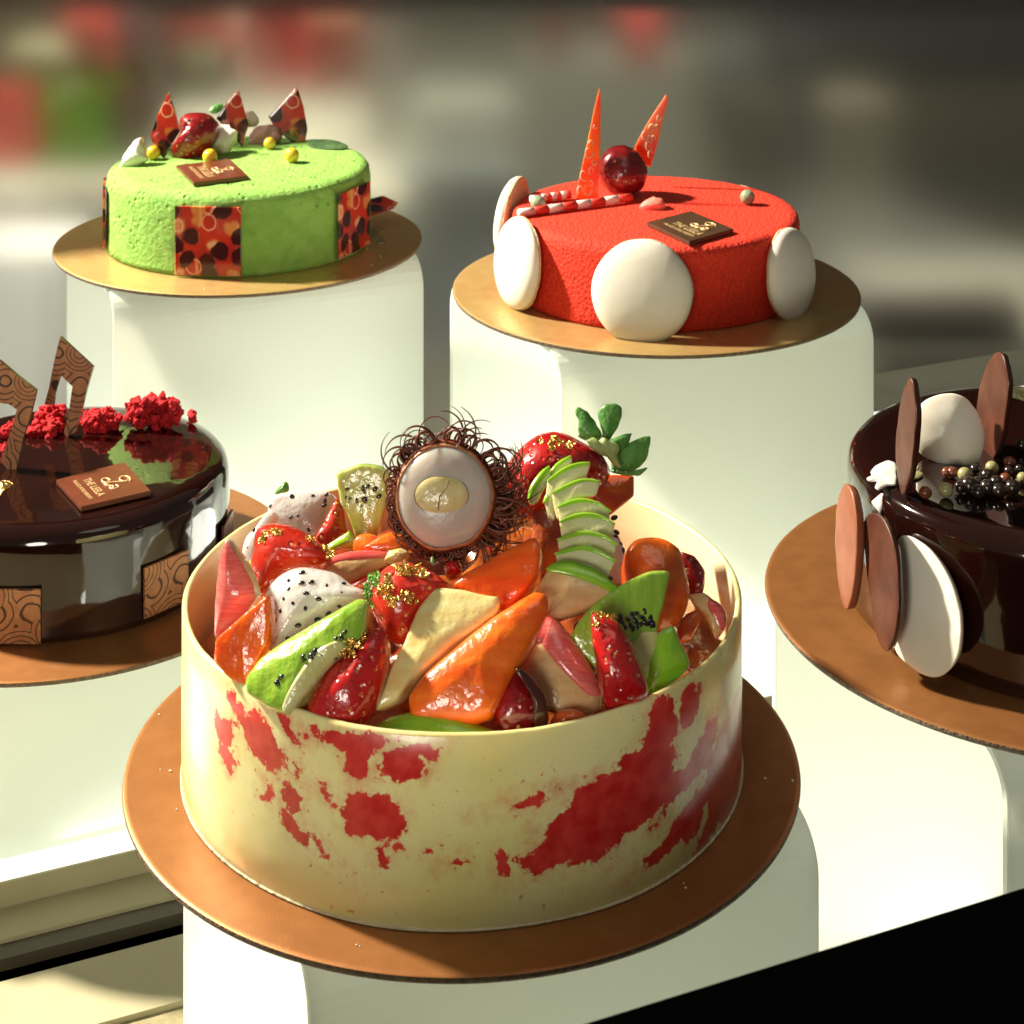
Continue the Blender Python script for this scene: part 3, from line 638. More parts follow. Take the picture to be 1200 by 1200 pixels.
fruit('chocolate_curl',Cc([(150,785),(190,790),(250,850),(290,930),(300,1035),(228,1050),(235,980),(225,900),(190,840)]),M_choc,'dark chocolate curl standing at the front rim','chocolate curl',z=4.83,thick=.05,bulge=.008,edge=.006,tilt=(.2,-.9,.3))
s=fruit('strawberry_half',Cc([(465,575),(475,550),(520,560),(580,600),(630,680),(670,780),(700,870),(695,920),(620,950),(540,985),(500,910),(490,780),(470,660)]),M_straw,'upright pointed strawberry half at the right front rim','strawberry piece',z=4.90,thick=.06,bulge=.04,edge=.025,tilt=(-.15,-.9,.4))
flakes(s,Cc([(480,570),(500,570),(540,580),(485,600)]),7)
fruit('pomegranate_bits',B([(330,670),(365,645),(400,660),(415,700),(380,725),(340,720)]),M_straw,'bright red fruit bit right below the rambutan','fruit piece',z=5.22,thick=.04,bulge=.03)
# filler chunks low in the gaps
for i,(x,y,m_,lb) in enumerate([(468,790,M_pap3,'orange fruit bit low between gold strawberry and melon'),(350,815,M_choc,'dark berry low behind the long kiwi'),(640,760,M_pap3,'amber fruit bit low below the apple fan'),(688,740,M_straw3,'dark red bit left of the broad kiwi'),(770,690,M_pap3,'orange bit under the right papaya'),(430,640,M_pap2,'orange bit behind the red apple slice'),(600,700,M_straw3,'dark red bit between papaya wedges'),(300,670,M_kiwi,'green bit at the left wall')]):
    chip('fruit_bit',[(x-18,y-8),(x-4,y-17),(x+15,y-12),(x+19,y+6),(x+4,y+17),(x-14,y+13)],m_,dz=.10,thick=.06,bulge=.02,label=lb,cat='fruit piece')

# ---- rambutan
rc=(520.5,582.0); n=Vector((-.06,-.94,.33)).normalized(); fr_=Frame(at_z(rc[0],rc[1],5.26),n)
ro=empty('rambutan',(0,0,0)); ro.matrix_world=fr_.mat()@Matrix.Scale(.955,4); tag(ro,'halved rambutan with curly brown hairs on top of the fruit heap','rambutan')
rr=.138
lathe('flesh',[(0,.030),(.04,.029),(.08,.024),(.11,.015),(.130,.004),(.139,-.008)],72,M_rflesh,ro,wob=.02)
lathe('rim',[(.139,-.010),(.1405,-.004),(.143,-.004),(.148,-.012),(.152,-.024)],72,M_rrim,ro,wob=.03)
sh=lathe('shell',[(.151,-.015),(.160,-.04),(.158,-.08),(.14,-.12),(.10,-.155),(.05,-.17),(0,-.175)],48,M_ramb,ro,wob=.05)
bm=bmesh.new(); add_ell(bm,(-.006,.006,.019),(.084,.057,.019),seg=32,rin=16); finish('seed',bm,M_rseed,ro)
bm=bmesh.new(); tube(bm,[(.016,.046,.0340),(.010,.028,.0372),(.0,.014,.0384),(-.010,.002,.0384),(-.012,-.014,.0376),(-.014,-.036,.0345)],lambda t:.0016,5); finish('seed_crack',bm,M_crack,ro)
bm=bmesh.new()
for t in range(60):   # ring line round the seed
    pass
tube(bm,[(-.006+0.081*math.cos(a),.006+.055*math.sin(a),.0242) for a in [2*math.pi*i/60 for i in range(61)]],.0014,5,False)
finish('seed_outline',bm,M_crack,ro)
bm=bmesh.new()
random.seed(21)
for i in range(560):
    a=U(0,2*math.pi); top=math.sin(a)>.35; right=math.cos(a)>.55
    d=U(-.13,-.01) if not top else U(-.06,-.01)
    if top and R()<.62: continue
    rad=.153*math.sqrt(max(.05,1-(max(0,-d-.03)/.16)**2)); base=Vector((rad*math.cos(a),rad*math.sin(a),d))
    out=Vector((math.cos(a),math.sin(a),U(-.35,.35))).normalized()
    side=out.cross(Vector((0,0,1))).normalized()*(1 if R()<(.75 if top else .5) else -1)
    side=(side+Vector((0,0,U(-.5,.5)))).normalized()
    hr=U(.0018,.0042); L=U(.06,.135) if top else (U(.07,.12) if right else U(.035,.06)); curl=U(1.6,6.2) if top else (U(.8,3.4) if right else U(2.5,6))
    pts=[]; p=base.copy(); N=16
    for k_ in range(N):
        pts.append(p.copy()); ang_=curl*(k_/(N-1))**1.1
        p=p+(out*math.cos(ang_)+side*math.sin(ang_))*(L*1.5/N)
    tube(bm,pts,lambda t:hr*(1-t)**.8+.0009,5)
finish('hairs',bm,M_rhair,ro)
chip('mint_garnish',Rz([(418,945),(425,912),(440,910),(450,935),(435,955)]),M_mint,z=5.10,thick=.004,bulge=.003,edge=.001,label='tiny bright green leaf bit below the rambutan',cat='leaf')

# ---------------------------------------------------------------- plaque with print
def plaque(name,corners,Z,m,label,th=.022,mono=1.0):
    """corners: left, top, right, bottom in photo px, lying on a cake top at height Z"""
    Aw,Bw,Cw,Dw=[at_h(x,y,Z+th) for x,y in corners]
    o=Aw.copy(); ex=(Dw-Aw); ey=(Bw-Aw); w=ex.length; h=ey.length
    ex.normalize(); ey=(ey-ex*ey.dot(ex)).normalized(); nz=Vector((0,0,1))
    root=empty(name,(0,0,0)); M=Matrix((ex,ey,nz)).transposed().to_4x4(); M.translation=Vector((o.x,o.y,Z)); root.matrix_world=M
    tag(root,label,'plaque','printed chocolate plaques on the cakes')
    pts=[((p-o).dot(ex),(p-o).dot(ey)) for p in (Aw,Dw,Cw,Bw)]
    bm=bmesh.new(); lo=[bm.verts.new((x,y,0.001)) for x,y in pts]; hi=[bm.verts.new((x,y,th)) for x,y in pts]
    bm.faces.new(lo[::-1]); bm.faces.new(hi)
    for i in range(4): bm.faces.new((lo[i],lo[(i+1)%4],hi[(i+1)%4],hi[i]))
    bmesh.ops.bevel(bm,geom=list(bm.edges),offset=.003,segments=2,affect='EDGES')
    finish('chocolate_tablet',bm,m,root,smooth=False)
    def txt(s,size,x,y,nm):
        cu=bpy.data.curves.new(nm,'FONT'); cu.body=s; cu.size=size; cu.extrude=.0008; cu.offset=.0006; cu.align_x='CENTER'
        t=bpy.data.objects.new(nm,cu); COL.objects.link(t); bpy.context.view_layer.update()
        me=bpy.data.meshes.new_from_object(t.evaluated_get(bpy.context.evaluated_depsgraph_get()))
        bpy.data.objects.remove(t); wd=max(v.co.x for v in me.vertices)-min(v.co.x for v in me.vertices)
        return me,wd
    me,wd=txt('THE LEELA',.1,0,0,'lettering'); k=w*.62/wd
    q=link('lettering',me,M_gtext,root,(w*.5,h*.30,th+.0012),False); q.scale=(k,k*1.15,1)
    me,wd=txt('PALACES HOTELS RESORTS',.1,0,0,'small_lettering'); k=w*.66/wd
    q=link('small_lettering',me,M_gtext,root,(w*.5,h*.17,th+.0012),False); q.scale=(k,k*1.3,1)
    bm=bmesh.new(); cx,cy,s=w*.5,h*.68,h*.20
    def crv(f,n=40): tube(bm,[Vector((cx,cy,th+.0015))+Vector((*[c*s for c in f(i/(n-1))],0)) for i in range(n)],.0042*mono,5)
    crv(lambda t:(-.15+.55*math.cos(6.0*t+.4)*(1-.25*t),.55+.33*math.sin(6.0*t+.4)))
    crv(lambda t:(.15*math.sin(3.1*t*2)+.05,.8-1.6*t))
    crv(lambda t:(-.55+.40*math.cos(5.6*t+1.2),-.62+.26*math.sin(5.6*t+1.2)))
    crv(lambda t:(-.25+1.15*t,-.72-.18*math.sin(6.28*t)))
    crv(lambda t:(.72+.30*math.cos(5.2*t+3.5),-.52+.28*math.sin(5.2*t+3.5)))
    finish('monogram',bm,M_gtext,root)
    return root

# ---------------------------------------------------------------- green cake
CG=BOARDS['green'][0]; HG=.42; RG=.715
gp=[(0,HG+.004),(.3,HG+.003),(.55,HG),(.66,HG-.002),(.695,HG-.012),(.711,HG-.035),(.716,HG-.08),(.717,.25),(.717,.12),(.718,.03),(.722,.004),(.70,.001),(0,.001)]
def dens(p,step=.03):
    o=[p[0]]
    for a,b in zip(p,p[1:]):
        k=max(1,int(math.dist(a,b)/step))
        for i in range(1,k+1): o.append((a[0]+(b[0]-a[0])*i/k,a[1]+(b[1]-a[1])*i/k))
    return o
gc=lathe('green_cake',dens(gp),180,M_sponge,None,(CG[0],CG[1],zg)); tag(gc,'round bright green cake on the gold board at the back left','cake')
for v in gc.data.vertices:
    q=noise.noise(v.co*13)*.004+noise.noise(v.co*30)*.0022; d=Vector((v.co.x,v.co.y,0)); 
    if d.length>.01 and v.co.z>.01: v.co+=d.normalized()*q
    if v.co.z>HG-.02: v.co.z+=noise.noise(v.co*16)*.003
# transfer print
mp=mat('red_transfer_print',(.55,.03,.015),.15,coat=.9,crough=.05)
g=G(mp); b=mp.node_tree.nodes['Principled BSDF']; o=g.obj()
wn=g.n('VectorMath',operation='MULTIPLY_ADD'); g.L(g.noise(o,9,2,.5,True),wn.inputs[0]); wn.inputs[1].default_value=(.05,.05,.05); g.L(o,wn.inputs[2]); v=g.voro(wn.outputs[0],11.5,rnd=.9); d=v.outputs['Distance']; sc_=g.n('SeparateColor'); g.L(v.outputs['Color'],sc_.inputs[0]); rnd=sc_.outputs[0]
disc=g.step(d,.60,.48); ringm=g.m('MULTIPLY',g.step(d,.50,.47),g.step(d,.40,.42))
dk=g.m('MULTIPLY',disc,g.m('LESS_THAN',rnd,.36)); og=g.m('MULTIPLY',disc,g.m('GREATER_THAN',rnd,.56))
rg=g.m('MULTIPLY',ringm,g.m('MULTIPLY',g.m('GREATER_THAN',rnd,.36),g.m('LESS_THAN',rnd,.66)))
wv=g.n('TexWave'); wv.inputs['Scale'].default_value=3.2; wv.inputs['Distortion'].default_value=3; g.L(o,wv.inputs['Vector'])
ln=g.m('MULTIPLY',g.step(wv.outputs['Fac'],.93,.97),disc)
c0=g.mix(g.step(g.noise(o,6),.4,.6),(.62,.035,.012),(.45,.02,.015)); c1=g.mix(og,c0,(.72,.24,.05)); c1=g.mix(g.m('MULTIPLY',ln,.7),c1,(.80,.40,.20)); c1=g.mix(dk,c1,(.045,.004,.006)); c1=g.mix(rg,c1,(.85,.42,.25))
g.L(c1,b.inputs['Base Color'])
def panel(name,a0,a1,z0,z1,C,Rr,zb,m,label,cat,group,th=.014,edge_m=None,flat=True):
    """chocolate sheet leaning on a cake's side between two angles (0 = towards the viewer, + = right)"""
    am=(a0+a1)/2; out=Vector((math.sin(am),-math.cos(am),0)); tx=Vector((math.cos(am),math.sin(am),0)); w=2*Rr*math.sin((a1-a0)/2)
    bm=bmesh.new(); bmesh.ops.create_cube(bm,size=1)
    for v in bm.verts: v.co=Vector((v.co.x*w,v.co.y*(z1-z0),v.co.z*th))
    bmesh.ops.bevel(bm,geom=list(bm.edges),offset=.002,segments=1,affect='EDGES')
    o=finish(name,bm,m,None,smooth=False)
    M=Matrix((tx,Vector((0,0,1)),out)).transposed().to_4x4(); M.translation=Vector((C[0],C[1],zb+(z0+z1)/2))+out*(Rr+th/2+.001); o.matrix_world=M
    return tag(o,label,cat,group)
def ang(x,y,C,Rr):
    p=on_cyl(x,y,C,Rr); return math.atan2(p.x-C[0],-(p.y-C[1])),p.z
a0,_=ang(207,285,CG,RG); a1,_=ang(284,285,CG,RG)
PG='red patterned chocolate squares on the green cake'
panel('patterned_square',a0,a1,.012,.365,CG,RG,zg,mp,'red patterned chocolate square on the front of the green cake','chocolate square',PG)
a0,_=ang(388,285,CG,RG-.02); a1=a0+.45
panel('patterned_square',a0,a1,.02,.36,CG,RG+.004,zg,mp,'red patterned chocolate square at the right side of the green cake','chocolate square',PG)
panel('patterned_square',-1.57,-1.17,.03,.34,CG,RG+.004,zg,mp,'red patterned square seen edge on at the left of the green cake','chocolate square',PG)
chip('patterned_square',Hz([(995,400),(1040,388),(1088,410),(1075,425),(1000,450)]),mp,P=Vector((-.86,10.36,zg+.05)),tilt=(.15,-.25,.95),thick=.012,bulge=.001,edge=.003,sm=0,jit=0,label='red patterned square lying on the board behind the green cake',cat='chocolate square',group=PG)
GX=at_h(300,175,zg+HG).y
zt=zg+HG
def shard(pts,z,m,label,group,th=.012,tilt=(0,-1,.1),name='chocolate_shard'):
    return chip(name,pts,m,z=z,tilt=tilt,thick=th,bulge=.001,edge=.003,sm=0,jit=0,label=label,cat='chocolate shard',group=group,n=60)
SG='red patterned shards on the green cake'
def zat(x,y,Z): return (CH-Z)*F/(y-YH)
shard(Gz([(178,270),(215,165),(262,70),(290,150),(315,245),(280,300),(240,372),(200,330)]),zat(200,185,zt),mp,'pointed red patterned shard left of the strawberry on the green cake',SG,tilt=(-.15,-1,.1))
shard(Gz([(478,190),(530,110),(580,55),(600,130),(625,220),(605,280),(600,330),(550,260)]),zat(270,172,zt),mp,'pointed red patterned shard right of the strawberry on the green cake',SG,tilt=(.15,-1,.1))
shard(Gz([(715,180),(780,110),(845,45),(875,140),(892,240),(880,300),(840,310),(770,260),(735,220)]),zat(335,166,zt),mp,'rightmost pointed red patterned shard on the green cake',SG,tilt=(.1,-1,.1))
s=chip('strawberry',Gz([(300,190),(330,158),(390,148),(450,158),(490,200),(485,260),(450,310),(400,350),(330,370),(285,365),(255,330),(290,290),(315,240)]),M_straw3,z=zat(232,184,zt)+.02,thick=.08,bulge=.09,edge=.05,backb=.06,taper=.8,label='dark red strawberry on top of the green cake',cat='strawberry')
l=chip('leaf',Gz([(440,150),(480,120),(508,118),(512,140),(480,168),(455,165)]),M_leaf,fr=s['fr'],off=.03,thick=.006,bulge=.006,edge=.002,parent=s['o'])
def rock(pts,z,m,label,cat,name,**k): return chip(name,pts,m,z=z,tilt=(0,-.9,.4),thick=.06,bulge=.025,edge=.012,sm=1,jit=.018,label=label,cat=cat,**k)
MGp='white meringue pieces on the green cake'
rock(Gz([(38,405),(60,345),(110,280),(135,275),(150,320),(170,370),(110,405),(60,412)]),zat(155,194,zt),M_mer,'white meringue piece at the left end of the green cake','meringue','meringue_piece',group=MGp)
rock(Gz([(450,310),(480,250),(500,212),(540,215),(578,240),(565,290),(530,340),(500,352),(460,335)]),zat(262,180,zt),M_mer,'white meringue piece in front of the middle red shard','meringue','meringue_piece',group=MGp)
rock(Gz([(610,160),(635,150),(662,165),(665,205),(640,225),(615,215)]),zat(292,165,zt),M_mer,'small white meringue piece behind the middle red shard','meringue','meringue_piece',group=MGp)
M_pm=mat('pink_meringue',(.42,.24,.20),.6,c2=(.34,.17,.15),ns=10,bump=.5)
rock(Gz([(630,260),(660,220),(720,212),(765,225),(765,280),(730,310),(660,320),(620,300)]),zat(305,170,zt)+.02,M_pm,'pinkish chunk between the two right hand shards','meringue','meringue_piece',group=MGp)
chip('dried_leaf',Gz([(880,290),(900,285),(985,280),(1060,300),(1085,320),(1040,330),(950,328),(900,318)]),mat('dark_herb',(.03,.07,.02),.6,c2=(.05,.12,.03),ns=20,bump=.6),P=at_h(383,170,zt+.012),tilt=(0,-.1,1),thick=.008,bulge=.006,edge=.002,label='dark green leaf lying at the right rear of the green cake',cat='leaf')
def ball(x,y,rp,Z,m,label,cat,group,name='sugar_ball',k=1):
    """ball of rp px radius resting at height Z with its centre at photo px (x,y)"""
    r=rp/F*zat(x,y,Z)
    z=zat(x,y,Z+r); bm=bmesh.new(); add_ell(bm,(0,0,0),(r,r,r*k),seg=32,rin=20)
    o=finish(name,bm,m,None,at_z(x,y,z)); return tag(o,label,cat,group)
YG='yellow sugar balls on the green cake'
ball(179.5,179,8,zt,M_yel,'yellow sugar ball beside the left meringue piece on the green cake','sugar ball',YG)
ball(246,183,8.5,zt,M_yel,'yellow sugar ball right behind the plaque on the green cake','sugar ball',YG)
ball(342,182,8.5,zt,M_yel,'yellow sugar ball standing apart right of the green cake plaque','sugar ball',YG)
ball(316,168,7,zt,M_yel,'yellow sugar ball half hidden under the pinkish chunk','sugar ball',YG)
plaque('chocolate_plaque',[(206,193.5),(269.5,185.6),(291,206),(227,214)],zt+.003,M_plq,'brown printed plaque on top of the green cake')

# ---------------------------------------------------------------- red cake
CR=BOARDS['red'][0]; HR=.385; RR=.705
rp_=[(0,HR),(.4,HR),(.66,HR),(.688,HR-.006),(.701,HR-.02),(.706,HR-.04),(.706,.05),(.708,.012),(.70,.001),(0,.001)]
rcake=lathe('red_cake',dens(rp_,.02),200,M_velvet,None,(CR[0],CR[1],zr)); tag(rcake,'round red velvet cake with cream macarons around its side','cake')
M_rb=mat('cream_rim',(.62,.34,.24),.8,c2=(.5,.2,.12),ns=40,bump=1)
zt=zr+HR
def macaron(x,y,rx,ry,zb,label,out,lean=.0,dist=.0,C=CR,Rr=RR,name='macaron'):
    """shell leaning on the cake side: centre px, radius, facing direction angle"""
    az=out; nrm=Vector((math.sin(az),-math.cos(az),lean)).normalized()
    P=Vector((C[0],C[1],0))+Vector((math.sin(az),-math.cos(az),0))*(Rr+.012+dist); P.z=CH-(y-YH)/F*P.y
    root=empty(name,P); fr=Frame(P,nrm,(math.cos(az),math.sin(az),0)); root.matrix_world=fr.mat(); tag(root,label,'macaron','cream macarons around the red cake')
    r=rx
    lathe('shell',[(0,.074),(r*.3,.071),(r*.6,.062),(r*.80,.049),(r*.92,.034),(r*.985,.016),(r*1.0,.002),(r*.985,-.004)],64,M_mac,root,wob=.018,seed=x)
    lathe('foot',[(r*.97,.0),(r*1.005,-.007),(r*1.0,-.014),(r*.95,-.02),(r*.8,-.022),(0,-.022)],64,M_foot,root,wob=.04,seed=x)
    return root
macaron(753,342,.232,0,zr,'cream macaron facing forward on the front of the red cake',math.radians(-9),lean=.25,dist=.03)
macaron(600,308,.215,0,zr,'cream macaron at the left front side of the red cake',math.radians(-65),lean=.12,dist=.03)
macaron(929,321,.212,0,zr,'cream macaron at the right side of the red cake',math.radians(55),lean=.12,dist=.02)
macaron(600,256,.21,0,zr,'cream macaron at the far left rear of the red cake',math.radians(-108),lean=.1,dist=.02)
macaron(880,262,.20,0,zr,'cream macaron peeking over the right rear edge of the red cake',math.radians(138),lean=.0,dist=.02)
mo=mat('orange_transfer_print',(.95,.30,.02),.35,coat=.2,c2=(.86,.10,.03),ns=5,sss=.8,sscale=.006)
def swirls(ch,lst):
    bm=bmesh.new()
    for (x,y,r,a0,a1) in lst:
        pts=[]
        for i in range(14):
            a=a0+(a1-a0)*i/13; rr=r*(1-.45*i/13); u,v=ch['fr'].px(x+rr*math.cos(a)*.7,y+rr*math.sin(a),ch['off']); pts.append((u,v,.0025))
        tube(bm,pts,lambda t:.0045*(1-.5*t),5)
    finish('swirl_print',bm,mat('cream_print',(.85,.62,.40),.4),ch['o'])
OG='orange shards with swirl print on the red cake'
s=shard(Wz([(398,36),(402,70),(402,150),(400,250),(396,340),(390,430),(316,434),(322,380),(340,300),(360,210),(380,110)]),zat(688,234,zt),mo,'tall thin orange shard left of the dark cherry on the red cake',OG,tilt=(.1,-1,.05),th=.016)
swirls(s,[(690,178,8,0,5),(693,168,4,3,8),(684,205,7,1,6),(693,200,5,2,7),(688,222,8,0,5),(697,148,3,0,5),(696,190,4,0,5),(680,222,5,2,7),(692,215,4,4,9)])
s=shard(Wz([(632,62),(640,75),(620,150),(605,220),(592,270),(575,320),(545,300),(520,250),(545,200),(580,140)]),zat(757,218,zt),mo,'shorter orange shard leaning right behind the dark cherry',OG,tilt=(-.1,-1,.05),th=.016)
swirls(s,[(756,158,7,0,5),(764,150,5,3,8),(761,170,7,1,6),(766,162,4,2,7),(772,138,4,0,5),(763,180,5,2,6),(770,148,3,1,6)])
for pts,m_ in ((Wz([(398,36),(404,60),(402,90),(392,95),(388,80)]),'red'),):
    pass
chy=empty('dark_cherry',at_z(729,200,zat(729,228,zt)-.02)); tag(chy,'dark red glossy berry between the orange shards on the red cake','berry')
M_ch=strawberry_mat('dark_cherry_skin',(.20,.006,.008),(.11,.004,.006),22)
bm=bmesh.new(); add_ell(bm,(0,0,0),(.125,.12,.128),seg=40,rin=28)
for v in bm.verts: v.co*=1+.10*noise.noise(v.co*7)+.035*noise.noise(v.co*26)
finish('berry_body',bm,M_ch,chy)
def stick(p0,p1,Z,r,label):
    a=at_h(*p0,Z+r); b_=at_h(*p1,Z+r*1.2); root=empty('wafer_stick',a); tag(root,label,'stick','red and white striped sticks on the red cake')
    N=8
    for i in range(N):
        bm=bmesh.new(); q0=(b_-a)*(i/N); q1=(b_-a)*((i+1)/N)
        tube(bm,[q0,q0.lerp(q1,.5),q1],r,12)
        finish('stripe',bm,M_mer if i%2==0 else mat('stick_red',(.70,.05,.03),.5),root)
stick((608,250),(740,231),zt,.021,'longer striped stick in front of the orange shard on the red cake')
stick((622,234),(668,228),zt,.021,'shorter striped stick behind the green ball on the red cake')
GB='grey green sugar balls on the red cake'
ball(630.5,238,8.5,zt,M_grn,'grey green sugar ball beside the striped sticks at the left','sugar ball',GB)
ball(876,231,8.5,zt,M_grn,'grey green sugar ball alone at the right of the red cake','sugar ball',GB)
rock(Wz([(537,455),(560,430),(590,416),(615,425),(637,458),(620,474),(560,474)]),zat(766,245,zt),M_candy,'translucent pink candy on the red cake behind the plaque','candy','pink_candy')
plaque('chocolate_plaque',[(758,260),(810,247),(860,268),(808,283)],zt+.002,M_plq2,'dark printed plaque on top of the red cake')

# ---------------------------------------------------------------- left glazed cake
CL=BOARDS['left'][0]; HL=.445; RL=.712
lp=[(0,HL),(.5,HL),(.64,HL-.004),(.682,HL-.016),(.702,HL-.038),(.711,HL-.075),(.713,.3),(.712,.12),(.714,.03),(.718,.006),(.70,.001),(0,.001)]
lc=lathe('glazed_chocolate_cake',dens(lp,.03),180,M_glaze,None,(CL[0],CL[1],zl),wob=.010); tag(lc,'mirror glazed dark chocolate cake at the left edge with red crumble','cake')
zt=zl+HL
mw=mat('wood_grain_chocolate',(.46,.19,.08),.45,coat=.2)
g=G(mw); b=mw.node_tree.nodes['Principled BSDF']; o=g.obj()
v=g.voro(g.n('TexCoord').outputs['Object'],6.2,rnd=.8); dd=v.outputs['Distance']
ph=g.m('ADD',g.m('MULTIPLY',dd,60),g.m('MULTIPLY',g.noise(o,6,3),9))
ln=g.step(g.m('SINE',ph),.68,.84)
g.L(g.mix(ln,g.mix(g.step(g.noise(o,30,4),.35,.65),(.50,.215,.09),(.40,.15,.06)),(.05,.018,.01)),b.inputs['Base Color'])
WG='wood grain chocolate frames standing on the left cake'
def note(outer,foot,z,label,tilt):
    """folded frame: parallelogram with the middle cut out, open at the bottom"""
    fr=Frame(at_z(*foot,z),tilt); P=[fr.px(x,y) for x,y in outer]
    # grid-free polygon extrusion (concave outline)
    bm=bmesh.new(); th=.022
    va=[bm.verts.new((x,y,0)) for x,y in P]; vb=[bm.verts.new((x,y,-th)) for x,y in P]
    from mathutils.geometry import tessellate_polygon
    for t in tessellate_polygon([[Vector((x,y,0)) for x,y in P]]):
        bm.faces.new([va[i] for i in t]); bm.faces.new([vb[i] for i in reversed(t)])
    for i in range(len(P)):
        j=(i+1)%len(P); q=bm.faces.new((va[i],vb[i],vb[j],va[j])); q.material_index=1
    o=finish('wood_grain_decoration',bm,[mw,M_choc],None,smooth=False); o.matrix_world=fr.mat(); return tag(o,label,'chocolate decoration',WG)
note(Nz([(340,70),(525,240),(490,360),(450,520),(430,600),(375,636),(358,610),(385,500),(408,350),(345,290),(322,360),(300,455),(250,450),(275,360),(300,230),(325,120)]),(78,512),zat(78,512,zt),'wood grain chocolate frame standing at the rear of the left cake',(-.05,-1,.12))
note(Nz([(-60,170),(10,215),(110,300),(205,372),(175,500),(130,640),(90,820),(40,815),(5,770),(60,600),(95,480),(50,450),(-20,440),(-40,560),(-120,560),(-90,400)]),(17,550),zat(17,550,zt),'nearer wood grain chocolate frame cut by the left picture edge',(-.05,-1,.12))
_T={}
def ball_tpl(seg,rin):
    if (seg,rin) not in _T:
        V=[(0,0,1)]+[(math.sin(math.pi*k/rin)*math.cos(2*math.pi*q/seg),math.sin(math.pi*k/rin)*math.sin(2*math.pi*q/seg),math.cos(math.pi*k/rin)) for k in range(1,rin) for q in range(seg)]+[(0,0,-1)]
        Fc=[(0,1+q,1+(q+1)%seg) for q in range(seg)]
        for k in range(rin-2):
            for q in range(seg): a=1+k*seg; Fc.append((a+q,a+seg+q,a+seg+(q+1)%seg,a+(q+1)%seg))
        a=1+(rin-2)*seg; Fc+=[(a+q,len(V)-1,a+(q+1)%seg) for q in range(seg)]
        _T[(seg,rin)]=(V,Fc)
    return _T[(seg,rin)]
def balls(name,lst,m,P,parent=None,rough=0,rs=38,seg=8,rin=6):
    """many little grains as one mesh: lst of (centre, radii)"""
    TV,TF=ball_tpl(seg,rin); V=[]; Fc=[]
    for c,rd in lst:
        b=len(V)
        for v in TV:
            p=Vector((c[0]+v[0]*rd[0],c[1]+v[1]*rd[1],c[2]+v[2]*rd[2]))
            if rough: p+=Vector((noise.noise(p*rs),noise.noise(p*rs+Vector((9,0,0))),noise.noise(p*rs+Vector((0,7,0)))))*rough
            V.append(p)
        Fc+=[tuple(b+q for q in f) for f in TF]
    me=bpy.data.meshes.new(name); me.from_pydata(V,[],Fc); me.update()
    return link(name,me,m,parent,P)
def crumble(cx,cy,rx,ry,z,n,label,seed):
    random.seed(seed); P=at_z(cx,cy,z); k=z/F; L=[]
    for i in range(n):
        a=U(0,6.28); r=math.sqrt(R()); x=rx*r*math.cos(a)*.90*k; y=U(-.04,.05); h=ry*r*math.sin(a)*.84*k
        s=U(.6,1.0)*.023; L.append(((x,y,h),(s,s,s*.9)))
        for q_ in range(5):
            s2=U(.22,.5)*.02; v_=Vector((U(-1,1),U(-1,1),U(-1,1))).normalized()*s; L.append(((x+v_.x,y+v_.y,h+v_.z),(s2,s2,s2)))
    return tag(balls('red_crumble',L,M_crumb,P,rough=.009),label,'sponge crumble','red sponge crumbles on the left cake')
crumble(181,482,34,20,zat(181,499,zt)-.02,150,'biggest clump of red sponge crumble at the rear right of the left cake',3)
crumble(60,487,17,10,zat(60,510,zt)+.14,50,'red crumble clump behind the rear wood grain frame',4)
crumble(118,493,22,12,zat(118,503,zt),70,'dark shaded red crumble clump between frame and biggest clump',5)
crumble(52,503,20,8,zat(52,509,zt),50,'low red crumble clump left of the rear frame foot',6)
crumble(130,499,8,8,zat(130,505,zt),12,'small round red crumble left of the biggest clump',8)
crumble(13,505,14,8,zat(13,510,zt),30,'red crumble clump seen through the nearer frame',9)
crumble(225,489,4,4,zat(225,492,zt),4,'stray red crumb at the right end of the biggest clump',11)
crumble(5,527,5,5,zat(5,532,zt),4,'stray red crumb near the left picture edge',12)
random.seed(5)
plaque('chocolate_plaque',[(65.6,562),(146,541),(177,575),(95,594)],zt+.001,M_plq,'brown printed plaque on the glossy cake at the left')
fl=chip('gold_flake',Nz([(-20,880),(20,875),(60,880),(78,890),(50,910),(35,935),(0,960),(-20,950)]),M_gold,P=at_h(5,573,zt+.006),tilt=(0,-.05,1),thick=.006,bulge=.006,jit=.01,label='gold leaf flake on the glossy cake at the left edge',cat='gold leaf')
SQ='wood grain squares on the side of the left cake'
a0,_=ang(166,697,CL,RL); a1,_=ang(217,690,CL,RL)
panel('wood_grain_square',a0,a1,.03,.235,CL,RL,zl,[mw],'wood grain square at the right side of the left cake','chocolate square',SQ)
a1,_=ang(49,730,CL,RL); a0,_=ang(-16,730,CL,RL)
panel('wood_grain_square',a0,a1,.01,.225,CL,RL,zl,[mw],'wood grain square on the left cake at the left picture edge','chocolate square',SQ)
panel('dark_chocolate_square',1.38,1.62,.02,.22,CL,RL+.004,zl,M_choc,'dark chocolate square seen edge on at the far right of the left cake','chocolate square',None)

# ---------------------------------------------------------------- right glazed cake
CX=BOARDS['right'][0]; HX=.485; RX=.722
lp=[(0,HX),(.55,HX),(.66,HX-.004),(.694,HX-.014),(.712,HX-.034),(.720,HX-.06),(.722,.3),(.722,.05),(.724,.006),(.70,.001),(0,.001)]
xc=lathe('dark_chocolate_cake',dens(lp,.03),180,M_glaze,None,(CX[0],CX[1],zri),wob=.004); tag(xc,'dark glazed chocolate cake at the right edge with chocolate discs','cake')
zt=zri+HX
